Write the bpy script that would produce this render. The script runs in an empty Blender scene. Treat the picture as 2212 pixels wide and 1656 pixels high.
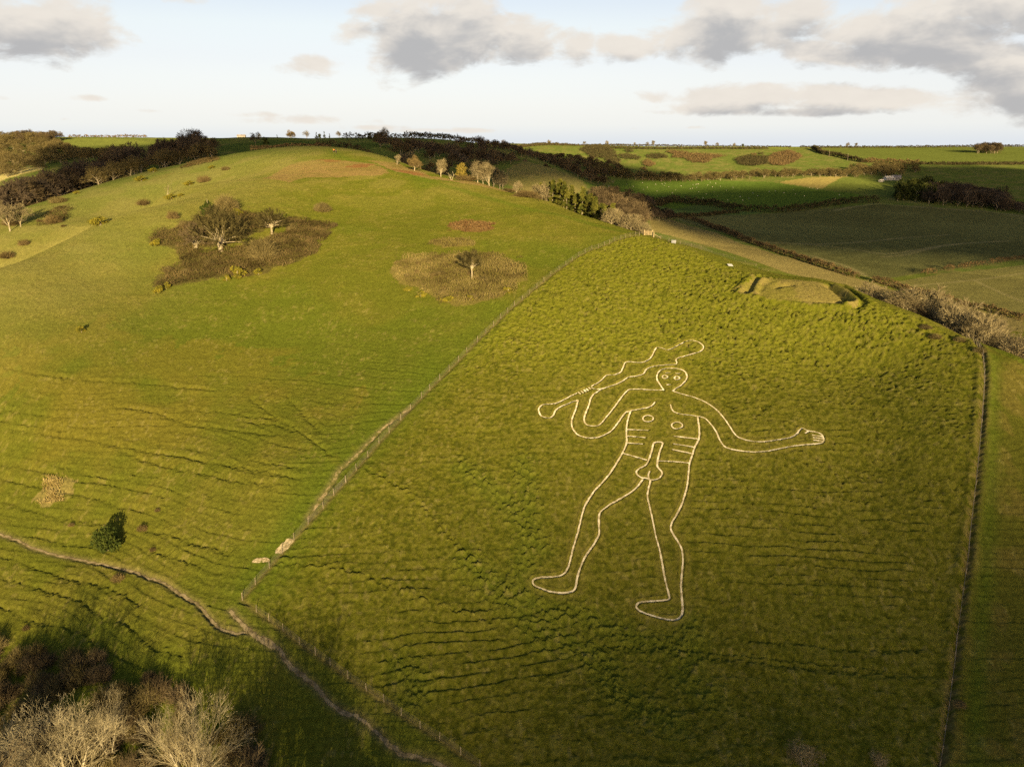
import bpy, math, random
import numpy as np
from mathutils import Vector, Matrix

# ------------------------------------------------------------------ camera
PITCH = math.radians(16.77)
FPX = 1736.0                       # focal length in units of a 2212-wide frame
CAMZ = 100.0
CP, SP = math.cos(PITCH), math.sin(PITCH)
scene = bpy.context.scene
COL = scene.collection
cd = bpy.data.cameras.new('camera')
cam = bpy.data.objects.new('camera', cd)
COL.objects.link(cam)
cd.sensor_width = 36.0
cd.lens = 36.0 * FPX / 2212.0
cd.clip_start = 0.5
cd.clip_end = 60000
cam.location = (0, 0, CAMZ)
cam.rotation_euler = (math.radians(90) - PITCH, 0, 0)
scene.camera = cam

# ------------------------------------------------------------------ exposure, sun, sky
vs = scene.view_settings
vs.view_transform = 'Standard'
vs.look = 'None'
vs.gamma = 1.0
vs.exposure = 1.05
SUN_EL = math.radians(9.0)
SUN_AZ = math.radians(171.6)       # clockwise from +Y: low sun behind the camera
sd = bpy.data.lights.new('sun', 'SUN')
sd.energy = 5.0
sd.angle = math.radians(0.5)
sd.color = (1.0, 0.79, 0.44)
sun = bpy.data.objects.new('sun', sd)
COL.objects.link(sun)
SUNV = Vector((math.sin(SUN_AZ) * math.cos(SUN_EL), math.cos(SUN_AZ) * math.cos(SUN_EL), math.sin(SUN_EL)))
sun.rotation_euler = SUNV.to_track_quat('Z', 'Y').to_euler()
sun.location = SUNV * 300


class NT:
    """small helper that writes shader node trees"""
    def __init__(s, tree):
        s.t = tree
        s.n = tree.nodes
        s.l = tree.links
        s.n.clear()

    def node(s, kind, **kw):
        n = s.n.new(kind)
        for k, v in kw.items():
            setattr(n, k, v)
        return n

    def put(s, sock, v):
        if isinstance(v, bpy.types.NodeSocket):
            s.l.new(v, sock)
        elif v is not None:
            if isinstance(v, (tuple, list)) and len(v) == 3 and sock.type == 'RGBA':
                v = (*v, 1.0)
            sock.default_value = v

    def m(s, op, a, b=None, c=None, clamp=False):
        n = s.node('ShaderNodeMath', operation=op)
        n.use_clamp = clamp
        s.put(n.inputs[0], a)
        s.put(n.inputs[1], b)
        if c is not None:
            s.put(n.inputs[2], c)
        return n.outputs[0]

    def mix(s, f, a, b, mode='MIX'):
        n = s.node('ShaderNodeMix', data_type='RGBA', blend_type=mode)
        s.put(n.inputs[0], f)
        s.put(n.inputs[6], a)
        s.put(n.inputs[7], b)
        return n.outputs[2]

    def ramp(s, f, stops, interp='LINEAR'):
        n = s.node('ShaderNodeValToRGB')
        cr = n.color_ramp
        cr.interpolation = interp
        while len(cr.elements) < len(stops):
            cr.elements.new(0.5)
        for e, (p, c) in zip(cr.elements, stops):
            e.position = p
            e.color = (*c, 1.0)
        s.put(n.inputs[0], f)
        return n.outputs[0]

    def noise(s, vec, scale, detail=4, rough=0.5, dist=0.0):
        n = s.node('ShaderNodeTexNoise')
        s.put(n.inputs['Vector'], vec)
        n.inputs['Scale'].default_value = scale
        n.inputs['Detail'].default_value = detail
        n.inputs['Roughness'].default_value = rough
        n.inputs['Distortion'].default_value = dist
        return n.outputs[0]

    def smooth(s, x, lo, hi, a=0.0, b=1.0):
        n = s.node('ShaderNodeMapRange', interpolation_type='SMOOTHSTEP')
        s.put(n.inputs[0], x)
        for i, v in enumerate((lo, hi, a, b)):
            s.put(n.inputs[i + 1], v)
        return n.outputs[0]


def pix_dir(u, v):
    """unit-free view ray of a photo point (2212-wide frame): x, y, z with y the ground-forward axis"""
    a = (u - 1106.0) / FPX
    b = (828.0 - v) / FPX
    return a, CP + b * SP, -SP + b * CP


def pix_azel(u, v):
    x, y, z = pix_dir(u, v)
    return math.atan2(x, y), math.atan2(z, math.hypot(x, y))


world = bpy.data.worlds.new('World')
scene.world = world
world.use_nodes = True
W = NT(world.node_tree)
tc = W.node('ShaderNodeTexCoord')
nrm = W.node('ShaderNodeVectorMath', operation='NORMALIZE')
W.put(nrm.inputs[0], tc.outputs['Generated'])
sep = W.node('ShaderNodeSeparateXYZ')
W.put(sep.inputs[0], nrm.outputs[0])
w_az = W.m('ARCTAN2', sep.outputs[0], sep.outputs[1])
w_el = W.m('ARCSINE', sep.outputs[2])
# domain-warped angular coordinates so the clouds get ragged outlines
cmb = W.node('ShaderNodeCombineXYZ')
W.put(cmb.inputs[0], w_az)
W.put(cmb.inputs[1], W.m('MULTIPLY', w_el, 1.9))
cvec = cmb.outputs[0]
CLOUDS = [  # u, v, half width, half height, strength
    (60, 58, 140, 52, 1.1), (0, 30, 70, 50, 0.65),
    (900, 92, 88, 66, 1.15), (905, 138, 58, 24, 0.75), (1000, 78, 140, 58, 0.95), (1130, 88, 110, 50, 0.9), (960, 8, 150, 46, 0.8), (1230, 105, 60, 36, 0.75),
    (1370, 104, 80, 32, 0.9), (1450, 78, 100, 40, 0.9), (1570, 62, 105, 54, 1.15), (1640, 62, 110, 34, 0.85), (1560, 100, 60, 30, 0.6),
    (1800, 108, 95, 34, 0.95), (1880, 72, 130, 46, 1.05), (2010, 62, 130, 60, 1.1), (2150, 25, 120, 60, 1.0), (1740, 25, 95, 36, 0.8),
    (2140, 128, 100, 40, 1.05), (2190, 188, 100, 50, 1.05), (2090, 150, 70, 22, 0.65), (2150, 232, 80, 18, 0.6),
    (1650, 208, 190, 22, 1.05), (1560, 232, 130, 16, 0.9), (1850, 214, 180, 22, 1.0), (1760, 240, 170, 12, 0.7), (1440, 242, 60, 9, 0.55), (2010, 225, 80, 14, 0.55),
    (672, 142, 62, 28, 0.8), (770, 65, 80, 32, 0.7), (820, 25, 80, 32, 0.75),
    (690, 260, 200, 14, 0.52), (560, 248, 95, 10, 0.42), (1000, 282, 240, 8, 0.46), (800, 275, 125, 9, 0.46),
    (185, 213, 55, 9, 0.5), (10, 212, 28, 7, 0.42), (330, 240, 42, 7, 0.33), (140, 258, 32, 7, 0.33),
    (400, 0, 65, 14, 0.55), (630, 2, 65, 16, 0.45), (1500, 276, 32, 6, 0.42), (1370, 278, 25, 5, 0.38),
]


def cloud_mask(el_shift, big_only=False):
    tot = None
    e0 = W.m('ADD', w_el, el_shift)
    for (u, v, ru, rv, k) in CLOUDS:
        if big_only and rv < 19:
            continue
        a0, el0 = pix_azel(u, v)
        vm = W.node('ShaderNodeVectorMath', operation='MULTIPLY_ADD')
        cc = W.node('ShaderNodeCombineXYZ')
        W.put(cc.inputs[0], w_az)
        W.put(cc.inputs[1], e0)
        W.put(vm.inputs[0], cc.outputs[0])
        vm.inputs[1].default_value = (FPX / ru, FPX / rv, 0)
        vm.inputs[2].default_value = (-a0 * FPX / ru, -el0 * FPX / rv, 0)
        ln = W.node('ShaderNodeVectorMath', operation='LENGTH')
        W.put(ln.inputs[0], vm.outputs[0])
        g = W.m('SUBTRACT', k, W.m('MULTIPLY', W.m('POWER', ln.outputs['Value'], 1.6), 0.62))
        tot = g if tot is None else W.m('MAXIMUM', tot, g)
    return W.m('MAXIMUM', tot, -0.4)


def cloud_density(el_shift, big_only=False, det=8, wgt=2.1):
    add = W.node('ShaderNodeVectorMath', operation='ADD')
    W.put(add.inputs[0], cvec)
    add.inputs[1].default_value = (0.0, el_shift * 1.9, 0.0)
    n1 = W.noise(add.outputs[0], 15.0, det, 0.60, 0.25)
    d = W.m('ADD', W.m('MULTIPLY', cloud_mask(el_shift, big_only), 0.9), W.m('MULTIPLY', W.m('SUBTRACT', n1, 0.5), wgt))
    return d


d0 = cloud_density(0.0)
d1 = cloud_density(0.020, True, 4, 1.7)
dens = W.smooth(d0, 0.14, 0.62)
thick = W.smooth(d1, 0.22, 1.05)
sky = W.node('ShaderNodeTexSky', sky_type='NISHITA')
sky.sun_disc = False
sky.sun_elevation = SUN_EL
sky.sun_rotation = SUN_AZ
sky.air_density = 1.0
sky.dust_density = 2.5
sky.ozone_density = 1.0
# a thin bright winter veil over the clear sky
fel = W.m('DIVIDE', w_el, math.radians(90), clamp=True)
veil = W.ramp(fel, [(0.0, (0.340, 0.362, 0.392)), (0.0103, (0.366, 0.380, 0.388)), (0.034, (0.301, 0.311, 0.355)), (0.0567, (0.262, 0.258, 0.310)),
                    (0.079, (0.255, 0.250, 0.280)), (0.094, (0.225, 0.220, 0.262)), (0.16, (0.145, 0.160, 0.235)), (0.30, (0.070, 0.085, 0.130)), (0.6, (0.035, 0.045, 0.070)), (1.0, (0.028, 0.036, 0.058))])
nish = W.node('ShaderNodeVectorMath', operation='SCALE')
W.put(nish.inputs[0], sky.outputs[0])
nish.inputs['Scale'].default_value = 0.05
clear = W.mix(1.0, veil, nish.outputs[0], 'ADD')
cl_n = W.noise(cvec, 22.0, 4, 0.6)
lit = W.mix(cl_n, (0.370, 0.340, 0.305), (0.440, 0.408, 0.362))
dark = (0.222, 0.220, 0.222)
ccol = W.mix(thick, lit, dark)
final = W.mix(W.m('MULTIPLY', dens, 0.92), clear, ccol)
bg = W.node('ShaderNodeBackground')
W.put(bg.inputs[0], final)
bg.inputs[1].default_value = 1.0
out = W.node('ShaderNodeOutputWorld')
W.l.new(bg.outputs[0], out.inputs[0])

# ------------------------------------------------------------------ tagging helpers


def tag(o, label=None, cat=None, group=None, kind=None):
    for k, v in (('label', label), ('category', cat), ('group', group), ('kind', kind)):
        if v:
            o[k] = v
    return o


def empty(name, loc, rz=0.0, sc=1.0):
    o = bpy.data.objects.new(name, None)
    o.location = loc
    o.rotation_euler = (0, 0, rz)
    o.scale = (sc, sc, sc)
    o.empty_display_size = 0.3
    COL.objects.link(o)
    return o


def mesh_obj(name, verts, faces, mat, parent=None, smooth=False):
    me = bpy.data.meshes.new(name)
    if isinstance(verts, np.ndarray):
        verts = verts.reshape(-1, 3)
        if isinstance(faces, np.ndarray):          # uniform polygons: fast path
            k = faces.shape[1]
            me.vertices.add(len(verts))
            me.vertices.foreach_set('co', verts.astype(np.float32).ravel())
            me.loops.add(faces.size)
            me.loops.foreach_set('vertex_index', faces.astype(np.int32).ravel())
            me.polygons.add(len(faces))
            me.polygons.foreach_set('loop_start', np.arange(0, faces.size, k, dtype=np.int32))
            me.polygons.foreach_set('loop_total', np.full(len(faces), k, dtype=np.int32))
            me.update(calc_edges=True)
        else:
            me.from_pydata(verts.tolist(), [], faces)
    else:
        me.from_pydata(verts, [], faces)
    if smooth:
        me.polygons.foreach_set('use_smooth', np.ones(len(me.polygons), dtype=bool))
    if mat:
        me.materials.append(mat)
    o = bpy.data.objects.new(name, me)
    COL.objects.link(o)
    if parent:
        o.parent = parent
    return o


def copy_tree(o, parent=None):
    c = o.copy()
    COL.objects.link(c)
    c.parent = parent
    for ch in list(o.children):
        copy_tree(ch, c)
    return c


# ------------------------------------------------------------------ noise
def _h(ix, iy, seed):
    n = (ix.astype(np.int64) * 374761393 + iy.astype(np.int64) * 668265263 + seed * 1442695041) & 0x7fffffff
    n = ((n ^ (n >> 13)) * 1274126177) & 0x7fffffff
    n = n ^ (n >> 16)
    return (n & 0xffff).astype(np.float32) / 65535.0


def vnoise(x, y, seed=0):
    ix = np.floor(x)
    iy = np.floor(y)
    fx = (x - ix).astype(np.float32)
    fy = (y - iy).astype(np.float32)
    fx = fx * fx * fx * (fx * (fx * 6 - 15) + 10)
    fy = fy * fy * fy * (fy * (fy * 6 - 15) + 10)
    a = _h(ix, iy, seed)
    b = _h(ix + 1, iy, seed)
    c = _h(ix, iy + 1, seed)
    d = _h(ix + 1, iy + 1, seed)
    return (a + (b - a) * fx) * (1 - fy) + (c + (d - c) * fx) * fy


def fbm(x, y, seed=0, octv=4, gain=0.5):
    s = np.zeros_like(x, dtype=np.float32)
    amp, tot = 1.0, 0.0
    cx, cy = x, y
    for i in range(octv):
        s += amp * vnoise(cx, cy, seed + i * 17)
        tot += amp
        amp *= gain
        cx, cy = cx * 1.62 - cy * 1.18 + 11.3, cx * 1.18 + cy * 1.62 - 7.9     # rotate and double
    return s / tot


def sstep(x, lo, hi):
    t = np.clip((x - lo) / (hi - lo), 0, 1)
    return t * t * (3 - 2 * t)

scene.cycles.use_denoising = False
scene.cycles.max_bounces = 4
scene.cycles.diffuse_bounces = 2
scene.cycles.glossy_bounces = 1
scene.cycles.transparent_max_bounces = 4
world.cycles.sampling_method = 'MANUAL'
world.cycles.sample_map_resolution = 256

# ------------------------------------------------------------------ terrain: one height field fitted through survey points
# each entry: photo direction (u, v) and ground-forward distance y in metres; z follows from the view ray
VIS = [
    # slope with the figure
    (1440, 1335, 93.5), (1150, 1255, 97.5), (1450, 800, 144), (1420, 985, 121), (1440, 1640, 74), (1440, 1500, 82.5),
    (1740, 640, 170), (1450, 640, 174), (1400, 507, 228), (1130, 650, 170), (950, 840, 138), (850, 950, 124), (700, 1090, 109),
    (600, 1200, 100.5), (525, 1290, 94), (700, 1430, 84.5), (1040, 1640, 73.8), (1040, 1500, 81.5), (1200, 1000, 119), (1150, 800, 143),
    (1250, 1400, 89), (1750, 950, 124), (1800, 1250, 98), (1750, 1450, 85.5),
    # left flank
    (0, 926, 134), (594, 1021, 115.5), (0, 1225, 106), (220, 1310, 96.5), (400, 1420, 85.5), (0, 1450, 88.5), (0, 1640, 75.5),
    (400, 1640, 73.5), (700, 1640, 73.8), (235, 1165, 110), (300, 1040, 120),
    (400, 750, 159), (0, 750, 157), (700, 750, 158), (400, 926, 132), (850, 580, 195), (480, 540, 214), (200, 600, 192),
    (0, 588, 190), (60, 561, 205), (110, 535, 218), (160, 511, 231), (350, 425, 298), (700, 450, 262), (600, 380, 322), (600, 319, 430), (200, 492, 243), (520, 330, 420),
    # strip beyond the gully on the left
    (0, 500, 310), (100, 455, 340), (200, 410, 375), (300, 375, 420), (420, 350, 440), (60, 545, 285), (200, 483, 305), (0, 470, 345),
    # right ridge
    (905, 365, 378), (1050, 400, 328), (1200, 441, 284), (1300, 478, 254), (900, 450, 268), (1050, 500, 227), (1200, 560, 199),
    (760, 325, 415), (840, 342, 395),
    # right shoulder
    (2100, 735, 150), (2212, 783, 138), (1870, 641, 171), (1700, 597, 195), (1750, 600, 193), (1800, 610, 187), (1840, 625, 179), (1580, 573, 197), (1480, 530, 215), (2100, 950, 119), (2150, 1300, 94),
    (2150, 1600, 76.5), (1900, 800, 143), (1900, 1000, 119.5), (1990, 682, 160),
    # valley floor and fields
    (2212, 685, 300), (1700, 550, 430), (1450, 470, 620), (1900, 442, 800), (2212, 462, 780), (1430, 447, 720), (1300, 400, 950),
    (1700, 388, 1030), (2000, 385, 1050), (2212, 380, 1080), (1900, 600, 370), (1500, 500, 500), (1430, 480, 560), (2100, 580, 420),
    # far valley side and plateau
    (1300, 345, 1250), (1700, 320, 1500), (1700, 350, 1250), (2212, 355, 1400), (2212, 319, 2000), (1900, 319, 2300), (1300, 318, 1700),
    (1500, 318, 1900), (1000, 311, 900), (1000, 340, 750), (850, 322, 700), (1100, 322, 1100), (1150, 345, 900), (1250, 385, 900),
    (1180, 370, 650), (1260, 405, 640), (1130, 347, 700), (1090, 350, 690), (1350, 330, 1300), (1200, 312, 1900),
    (600, 305, 650), (600, 300, 1200), (460, 320, 600), (800, 301, 900), (700, 312, 560), (900, 305, 1200), (460, 303, 1100), (800, 312, 560),
    # far left hillside
    (0, 330, 900), (0, 370, 750), (20, 390, 680), (100, 297, 1100), (200, 306, 1050), (300, 331, 800), (250, 299, 1300), (0, 302, 1150),
    (330, 318, 700), (420, 330, 540), (-150, 330, 900),
]
# ground out of sight: photo column u, forward distance y, height relative to the camera
HID = [
    (30, 240, -45.5), (110, 262, -42), (200, 283, -36.5), (300, 325, -28.6), (-60, 235, -50),
    (0, 420, -39), (150, 455, -29), (300, 520, -17.5), (400, 520, -11), (0, 560, -60), (150, 590, -48), (300, 640, -24), (-200, 450, -58),
    (1000, 430, -38), (1150, 400, -36), (1180, 345, -31), (1250, 330, -32.5), (1310, 300, -33.5), (1360, 285, -36), (1500, 285, -46), (1700, 255, -53), (2000, 230, -58),
    (2200, 195, -58), (2212, 160, -47), (1200, 520, -50), (1050, 520, -45), (920, 460, -25), (1300, 760, -52), (1180, 800, -46),
    (800, 480, -9), (700, 490, -6.5),
    (-700, 60, -66), (-700, 100, -66), (-700, 200, -58), (-700, 400, -64), (-500, 800, -40), (-500, 1500, -20),
    (2900, 70, -66), (2900, 130, -56), (2900, 200, -62), (2900, 400, -66), (2900, 900, -60), (2900, 2000, -18),
    (1106, 58, -70.5), (400, 58, -70), (1900, 58, -70), (1106, 30, -74), (-700, 30, -73), (2900, 30, -74), (1106, 8, -75.5), (0, 8, -75.5),
    (2212, 8, -75.5), (-200, 130, -56), (-200, 75, -69), (2400, 120, -49), (2400, 80, -65),
]
for uu in range(-600, 3000, 300):
    lift = 8.0 if uu < 500 else (2.0 if uu < 900 else -14.0)
    HID.append((uu, 3000, lift - 6))
    HID.append((uu, 9000, -90))
    HID.append((uu, 30000, -500))


def _ctl():
    P = []
    for (u, v, y) in VIS:
        dx, dy, dz = pix_dir(u, v)
        P.append((dx / dy * y, y, dz / dy * y))
    for (u, y, z) in HID:
        # direction of column u at the height of that point
        v = 560 if y < 260 else 420
        if y < 90:
            v = 1500
        dx, dy, dz = pix_dir(u, v)
        P.append((dx / dy * y, y, z))
    return np.array(P)


_P = _ctl()
_caz = np.arctan2(_P[:, 0], _P[:, 1])
_cR = np.hypot(_P[:, 0], _P[:, 1])
_cL = np.log(_cR)
_ct = _P[:, 2] / _cR


def _phi(r2):
    return 0.5 * r2 * np.log(np.maximum(r2, 1e-12))


def _fit(smoothing=6e-5):
    n = len(_caz)
    X = np.stack([_caz, _cL], 1)
    d2 = ((X[:, None] - X[None]) ** 2).sum(-1)
    A = np.zeros((n + 3, n + 3))
    A[:n, :n] = _phi(d2) + smoothing * np.eye(n)
    A[:n, n] = 1
    A[:n, n + 1:] = X
    A[n, :n] = 1
    A[n + 1:, :n] = X.T
    b = np.zeros(n + 3)
    b[:n] = _ct
    return np.linalg.solve(A, b), X


_w, _X = _fit()


def _eval(az, L):
    out = np.empty(az.size)
    a, l = az.ravel(), L.ravel()
    for i in range(0, a.size, 20000):
        d2 = (a[i:i + 20000, None] - _X[None, :, 0]) ** 2 + (l[i:i + 20000, None] - _X[None, :, 1]) ** 2
        out[i:i + 20000] = _phi(d2) @ _w[:-3] + _w[-3] + _w[-2] * a[i:i + 20000] + _w[-1] * l[i:i + 20000]
    return out.reshape(az.shape)


# tessellation: denser where the ground is near
_core = np.arange(-0.70, 0.7001, 0.00135)
_side = 0.70 + np.cumsum(np.geomspace(0.003, 0.05, 48))
AZ = np.concatenate([-_side[::-1], _core, _side])


def _rows(segs, start):
    L = [math.log(start)]
    for (end, step) in segs:
        n = max(1, int(round((math.log(end) - L[-1]) / step)))
        L.extend(np.linspace(L[-1], math.log(end), n + 1)[1:])
    return np.array(L)


LR = _rows([(55, 0.05), (66, 0.006), (160, 0.0016), (460, 0.0026), (3000, 0.0065), (30000, 0.06)], 7.0)
RR = np.exp(LR)
_AZC = np.linspace(AZ[0], AZ[-1], 420)
_LC = np.linspace(LR[0], LR[-1], 520)
_TC = _eval(*np.meshgrid(_AZC, _LC))


def _cubic(xs, grid):
    """Catmull-Rom weights: matrix (len(xs), len(grid))"""
    h = grid[1] - grid[0]
    f = (xs - grid[0]) / h
    i = np.clip(np.floor(f).astype(int), 1, len(grid) - 3)
    t = f - i
    Wt = np.zeros((len(xs), len(grid)), dtype=np.float64)
    r = np.arange(len(xs))
    Wt[r, i - 1] = -0.5 * t + t * t - 0.5 * t ** 3
    Wt[r, i] = 1 - 2.5 * t * t + 1.5 * t ** 3
    Wt[r, i + 1] = 0.5 * t + 2 * t * t - 1.5 * t ** 3
    Wt[r, i + 2] = -0.5 * t * t + 0.5 * t ** 3
    return Wt


TT = _cubic(LR, _LC) @ _TC @ _cubic(AZ, _AZC).T          # tangent of elevation, rows by columns
GX = RR[:, None] * np.sin(AZ)[None]
GY = RR[:, None] * np.cos(AZ)[None]
GZ = TT * RR[:, None]                                    # relative to the camera height


def cast(u, v, ymin=0.0):
    """ground point seen at a photo position (first hit of the view ray with the smooth ground)"""
    dx, dy, dz = pix_dir(u, v)
    az = math.atan2(dx, dy)
    t = dz / math.hypot(dx, dy)
    c = np.interp(az, AZ, np.arange(len(AZ)))
    i = int(c)
    f = c - i
    col = TT[:, i] * (1 - f) + TT[:, min(i + 1, len(AZ) - 1)] * f
    ok = (col >= t) & (RR * math.cos(az) > ymin)
    if not ok.any():
        k = int(np.argmax(np.where((RR > 100) & (RR < 3500), col, -9)))
        R = RR[k]
    else:
        k = int(np.argmax(ok))
        if k > 0 and col[k - 1] < t:
            g = (t - col[k - 1]) / (col[k] - col[k - 1] + 1e-12)
            R = RR[k - 1] + g * (RR[k] - RR[k - 1])
        else:
            R = RR[k]
    return R * math.sin(az), R * math.cos(az)


def cast_near(u, v, ymax):
    """like cast, but stays on the near side of the skyline"""
    for _ in range(60):
        p = cast(u, v)
        if p[1] < ymax:
            break
        v += 1.0
    return p


def at_y(u, y, v=420):
    """ground position in photo column u at a forward distance y (for ground the photo does not show)"""
    dx, dy, dz = pix_dir(u, v)
    return dx / dy * y, y


def _bil(F, x, y):
    x = np.asarray(x, dtype=float)
    y = np.asarray(y, dtype=float)
    az = np.arctan2(x, y)
    L = np.log(np.hypot(x, y))
    c = np.clip(np.interp(az, AZ, np.arange(len(AZ))), 0, len(AZ) - 1.001)
    r = np.clip(np.interp(L, LR, np.arange(len(LR))), 0, len(LR) - 1.001)
    i = r.astype(int)
    j = c.astype(int)
    fr = r - i
    fc = c - j
    return (F[i, j] * (1 - fr) * (1 - fc) + F[i + 1, j] * fr * (1 - fc) + F[i, j + 1] * (1 - fr) * fc + F[i + 1, j + 1] * fr * fc)


def base_z(x, y):
    return _bil(GZ, x, y) + CAMZ


def polyw(pts):
    """photo polygon -> ground polygon"""
    return np.array([cast(*p) for p in pts])


def inside(poly, X, Y):
    """point in polygon on arrays, with a bounding-box prefilter"""
    m = np.zeros(X.shape, dtype=bool)
    x0, y0 = poly.min(0)
    x1, y1 = poly.max(0)
    bb = (X >= x0) & (X <= x1) & (Y >= y0) & (Y <= y1)
    px, py = X[bb], Y[bb]
    r = np.zeros(px.shape, dtype=bool)
    n = len(poly)
    for k in range(n):
        ax, ay = poly[k]
        bx, by = poly[(k + 1) % n]
        if ay == by:
            continue
        c = (ay > py) != (by > py)
        r ^= c & (px < (bx - ax) * (py - ay) / (by - ay) + ax)
    m[bb] = r
    return m


def densify(pts, step):
    pts = np.asarray(pts, dtype=float)
    out = [pts[0]]
    for a, b in zip(pts[:-1], pts[1:]):
        n = max(1, int(np.ceil(np.hypot(*(b - a)) / step)))
        for k in range(1, n + 1):
            out.append(a + (b - a) * k / n)
    return np.array(out)


def spline(pts, closed=False, per=6):
    """Catmull-Rom through 2-D points"""
    pts = np.asarray(pts, dtype=float)
    n = len(pts)
    if n < 3:
        return densify(pts, 1e9 if n < 2 else np.hypot(*(pts[1] - pts[0])) / per)
    out = []
    rng = range(n if closed else n - 1)
    for i in rng:
        if closed:
            p0, p1, p2, p3 = pts[(i - 1) % n], pts[i], pts[(i + 1) % n], pts[(i + 2) % n]
        else:
            p1, p2 = pts[i], pts[i + 1]
            p0 = pts[i - 1] if i > 0 else 2 * p1 - p2
            p3 = pts[i + 2] if i + 2 < n else 2 * p2 - p1
        for k in range(per):
            t = k / per
            out.append(0.5 * ((2 * p1) + (p2 - p0) * t + (2 * p0 - 5 * p1 + 4 * p2 - p3) * t * t + (3 * p1 - p0 - 3 * p2 + p3) * t ** 3))
    out.append(pts[0] if closed else pts[-1])
    return np.array(out)


def line_dist(lines, reach):
    """distance field on the terrain grid to a set of ground polylines, inf beyond reach"""
    D = np.full(GX.shape, np.inf, dtype=np.float32)
    for ln in lines:
        ln = np.asarray(ln)
        for a, b in zip(ln[:-1], ln[1:]):
            mx, my = (a + b) / 2
            R = math.hypot(mx, my)
            half = np.hypot(*(b - a)) / 2 + reach
            az = math.atan2(mx, my)
            da = half / R * 1.05
            j0, j1 = np.searchsorted(AZ, [az - da, az + da])
            i0, i1 = np.searchsorted(RR, [R - half * 1.05, R + half * 1.05])
            if i1 <= i0 or j1 <= j0:
                continue
            sx, sy = GX[i0:i1, j0:j1], GY[i0:i1, j0:j1]
            ab = b - a
            L2 = float(ab @ ab) + 1e-9
            t = np.clip(((sx - a[0]) * ab[0] + (sy - a[1]) * ab[1]) / L2, 0, 1)
            d = np.hypot(sx - a[0] - t * ab[0], sy - a[1] - t * ab[1]).astype(np.float32)
            np.minimum(D[i0:i1, j0:j1], d, out=D[i0:i1, j0:j1])
    return D

# ------------------------------------------------------------------ lines and areas on the ground (read in photo detail crops)
CROP = {  # name: x0, y0, pixels per full-resolution pixel
    'A': (580, 780, 2.765), 'B': (1550, 580, 3.6867), 'C': (2080, 680, 3.5677), 'D': (2850, 1050, 3.16), 'E': (3450, 640, 3.4241),
    'F': (0, 480, 2.4578), 'G': (1250, 520, 4.424), 'H': (3400, 1150, 3.1782), 'I': (0, 1900, 1.419), 'J': (1000, 1900, 1.419),
    'K': (2000, 1900, 1.419), 'L': (3000, 1900, 1.4188), 'M': (1000, 1200, 2.011), 'N': (0, 1200, 2.011), 'S': (2050, 1300, 1.7015),
    'T': (2050, 1900, 1.7015), 'R': (3100, 1000, 2.2209), '1': (0, 440, 2.0703), '2': (1024, 440, 2.0703), '3': (2048, 440, 2.0703),
    '4': (3072, 440, 2.0703),
}
FULL = 4096 / 2212.0


def zp(crop, *pts):
    x0, y0, s = CROP[crop]
    return [((x0 + x / s) / FULL, (y0 + y / s) / FULL) for x, y in pts]


FENCE_LEFT = zp('I', (1375, 700)) + zp('J', (30, 612), (110, 522), (182, 442), (250, 365), (330, 275), (415, 185), (475, 110), (545, 40)) + zp(
    'M', (675, 1570), (770, 1465), (855, 1365), (948, 1255), (1038, 1150), (1120, 1060), (1213, 960), (1292, 870), (1380, 785), (1447, 715),
    (1527, 635), (1603, 560), (1676, 485), (1745, 420), (1828, 335), (1897, 265), (1960, 205), (2017, 150), (2073, 95), (2128, 45)) + zp(
    '3', (20, 1625), (85, 1570), (143, 1520), (205, 1470), (266, 1420), (322, 1370), (391, 1320), (446, 1280), (500, 1245), (552, 1212),
    (606, 1182), (662, 1157), (716, 1138), (765, 1118), (808, 1102), (850, 1086), (900, 1070), (938, 1060), (978, 1052), (1020, 1047), (1055, 1043))
FENCE_LOW = zp('I', (1375, 700)) + zp('J', (35, 768), (107, 818), (188, 878), (280, 948), (371, 1012), (455, 1072), (555, 1147), (660, 1217),
                                    (760, 1282), (858, 1357), (965, 1427), (1077, 1497), (1196, 1577), (1306, 1652))
FENCE_RIDGE = zp('3', (1172, 1054), (1232, 1072), (1299, 1090), (1392, 1113), (1484, 1135), (1565, 1157), (1656, 1183), (1751, 1210),
                 (1843, 1235), (1930, 1262), (2020, 1292))
FENCE_RIGHT = zp('R', (1697, 800), (1710, 800), (1722, 802), (1735, 806), (1748, 812), (1760, 819), (1773, 828), (1787, 839), (1800, 852),
                 (1812, 866), (1822, 884), (1835, 908), (1844, 935), (1850, 985), (1856, 1035), (1859, 1090), (1860, 1160), (1857, 1235),
                 (1851, 1315), (1844, 1400), (1838, 1485), (1832, 1555)) + zp(
    'L', (1280, 60), (1270, 145), (1259, 240), (1247, 345), (1238, 455), (1224, 560), (1209, 668), (1194, 780), (1174, 920), (1164, 1040),
    (1145, 1185), (1128, 1320), (1109, 1450), (1090, 1575), (1077, 1650))
FIELD = polyw(FENCE_LEFT + [(1400, 512), (1480, 536), (1580, 580), (1700, 603), (1870, 648), (1990, 690), (2085, 740)] + FENCE_RIGHT[6:]
              + [(1700, 1654), (1300, 1654)] + FENCE_LOW[:0:-1])
PATH_MAIN = zp('I', (1305, 765), (1340, 800), (1400, 868), (1450, 905), (1500, 935), (1545, 970)) + zp(
    'J', (60, 920), (140, 970), (200, 1040), (280, 1120), (380, 1210), (450, 1280), (530, 1340), (620, 1375), (700, 1440), (770, 1510),
    (860, 1580), (960, 1600), (1040, 1620), (1120, 1664))
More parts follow.
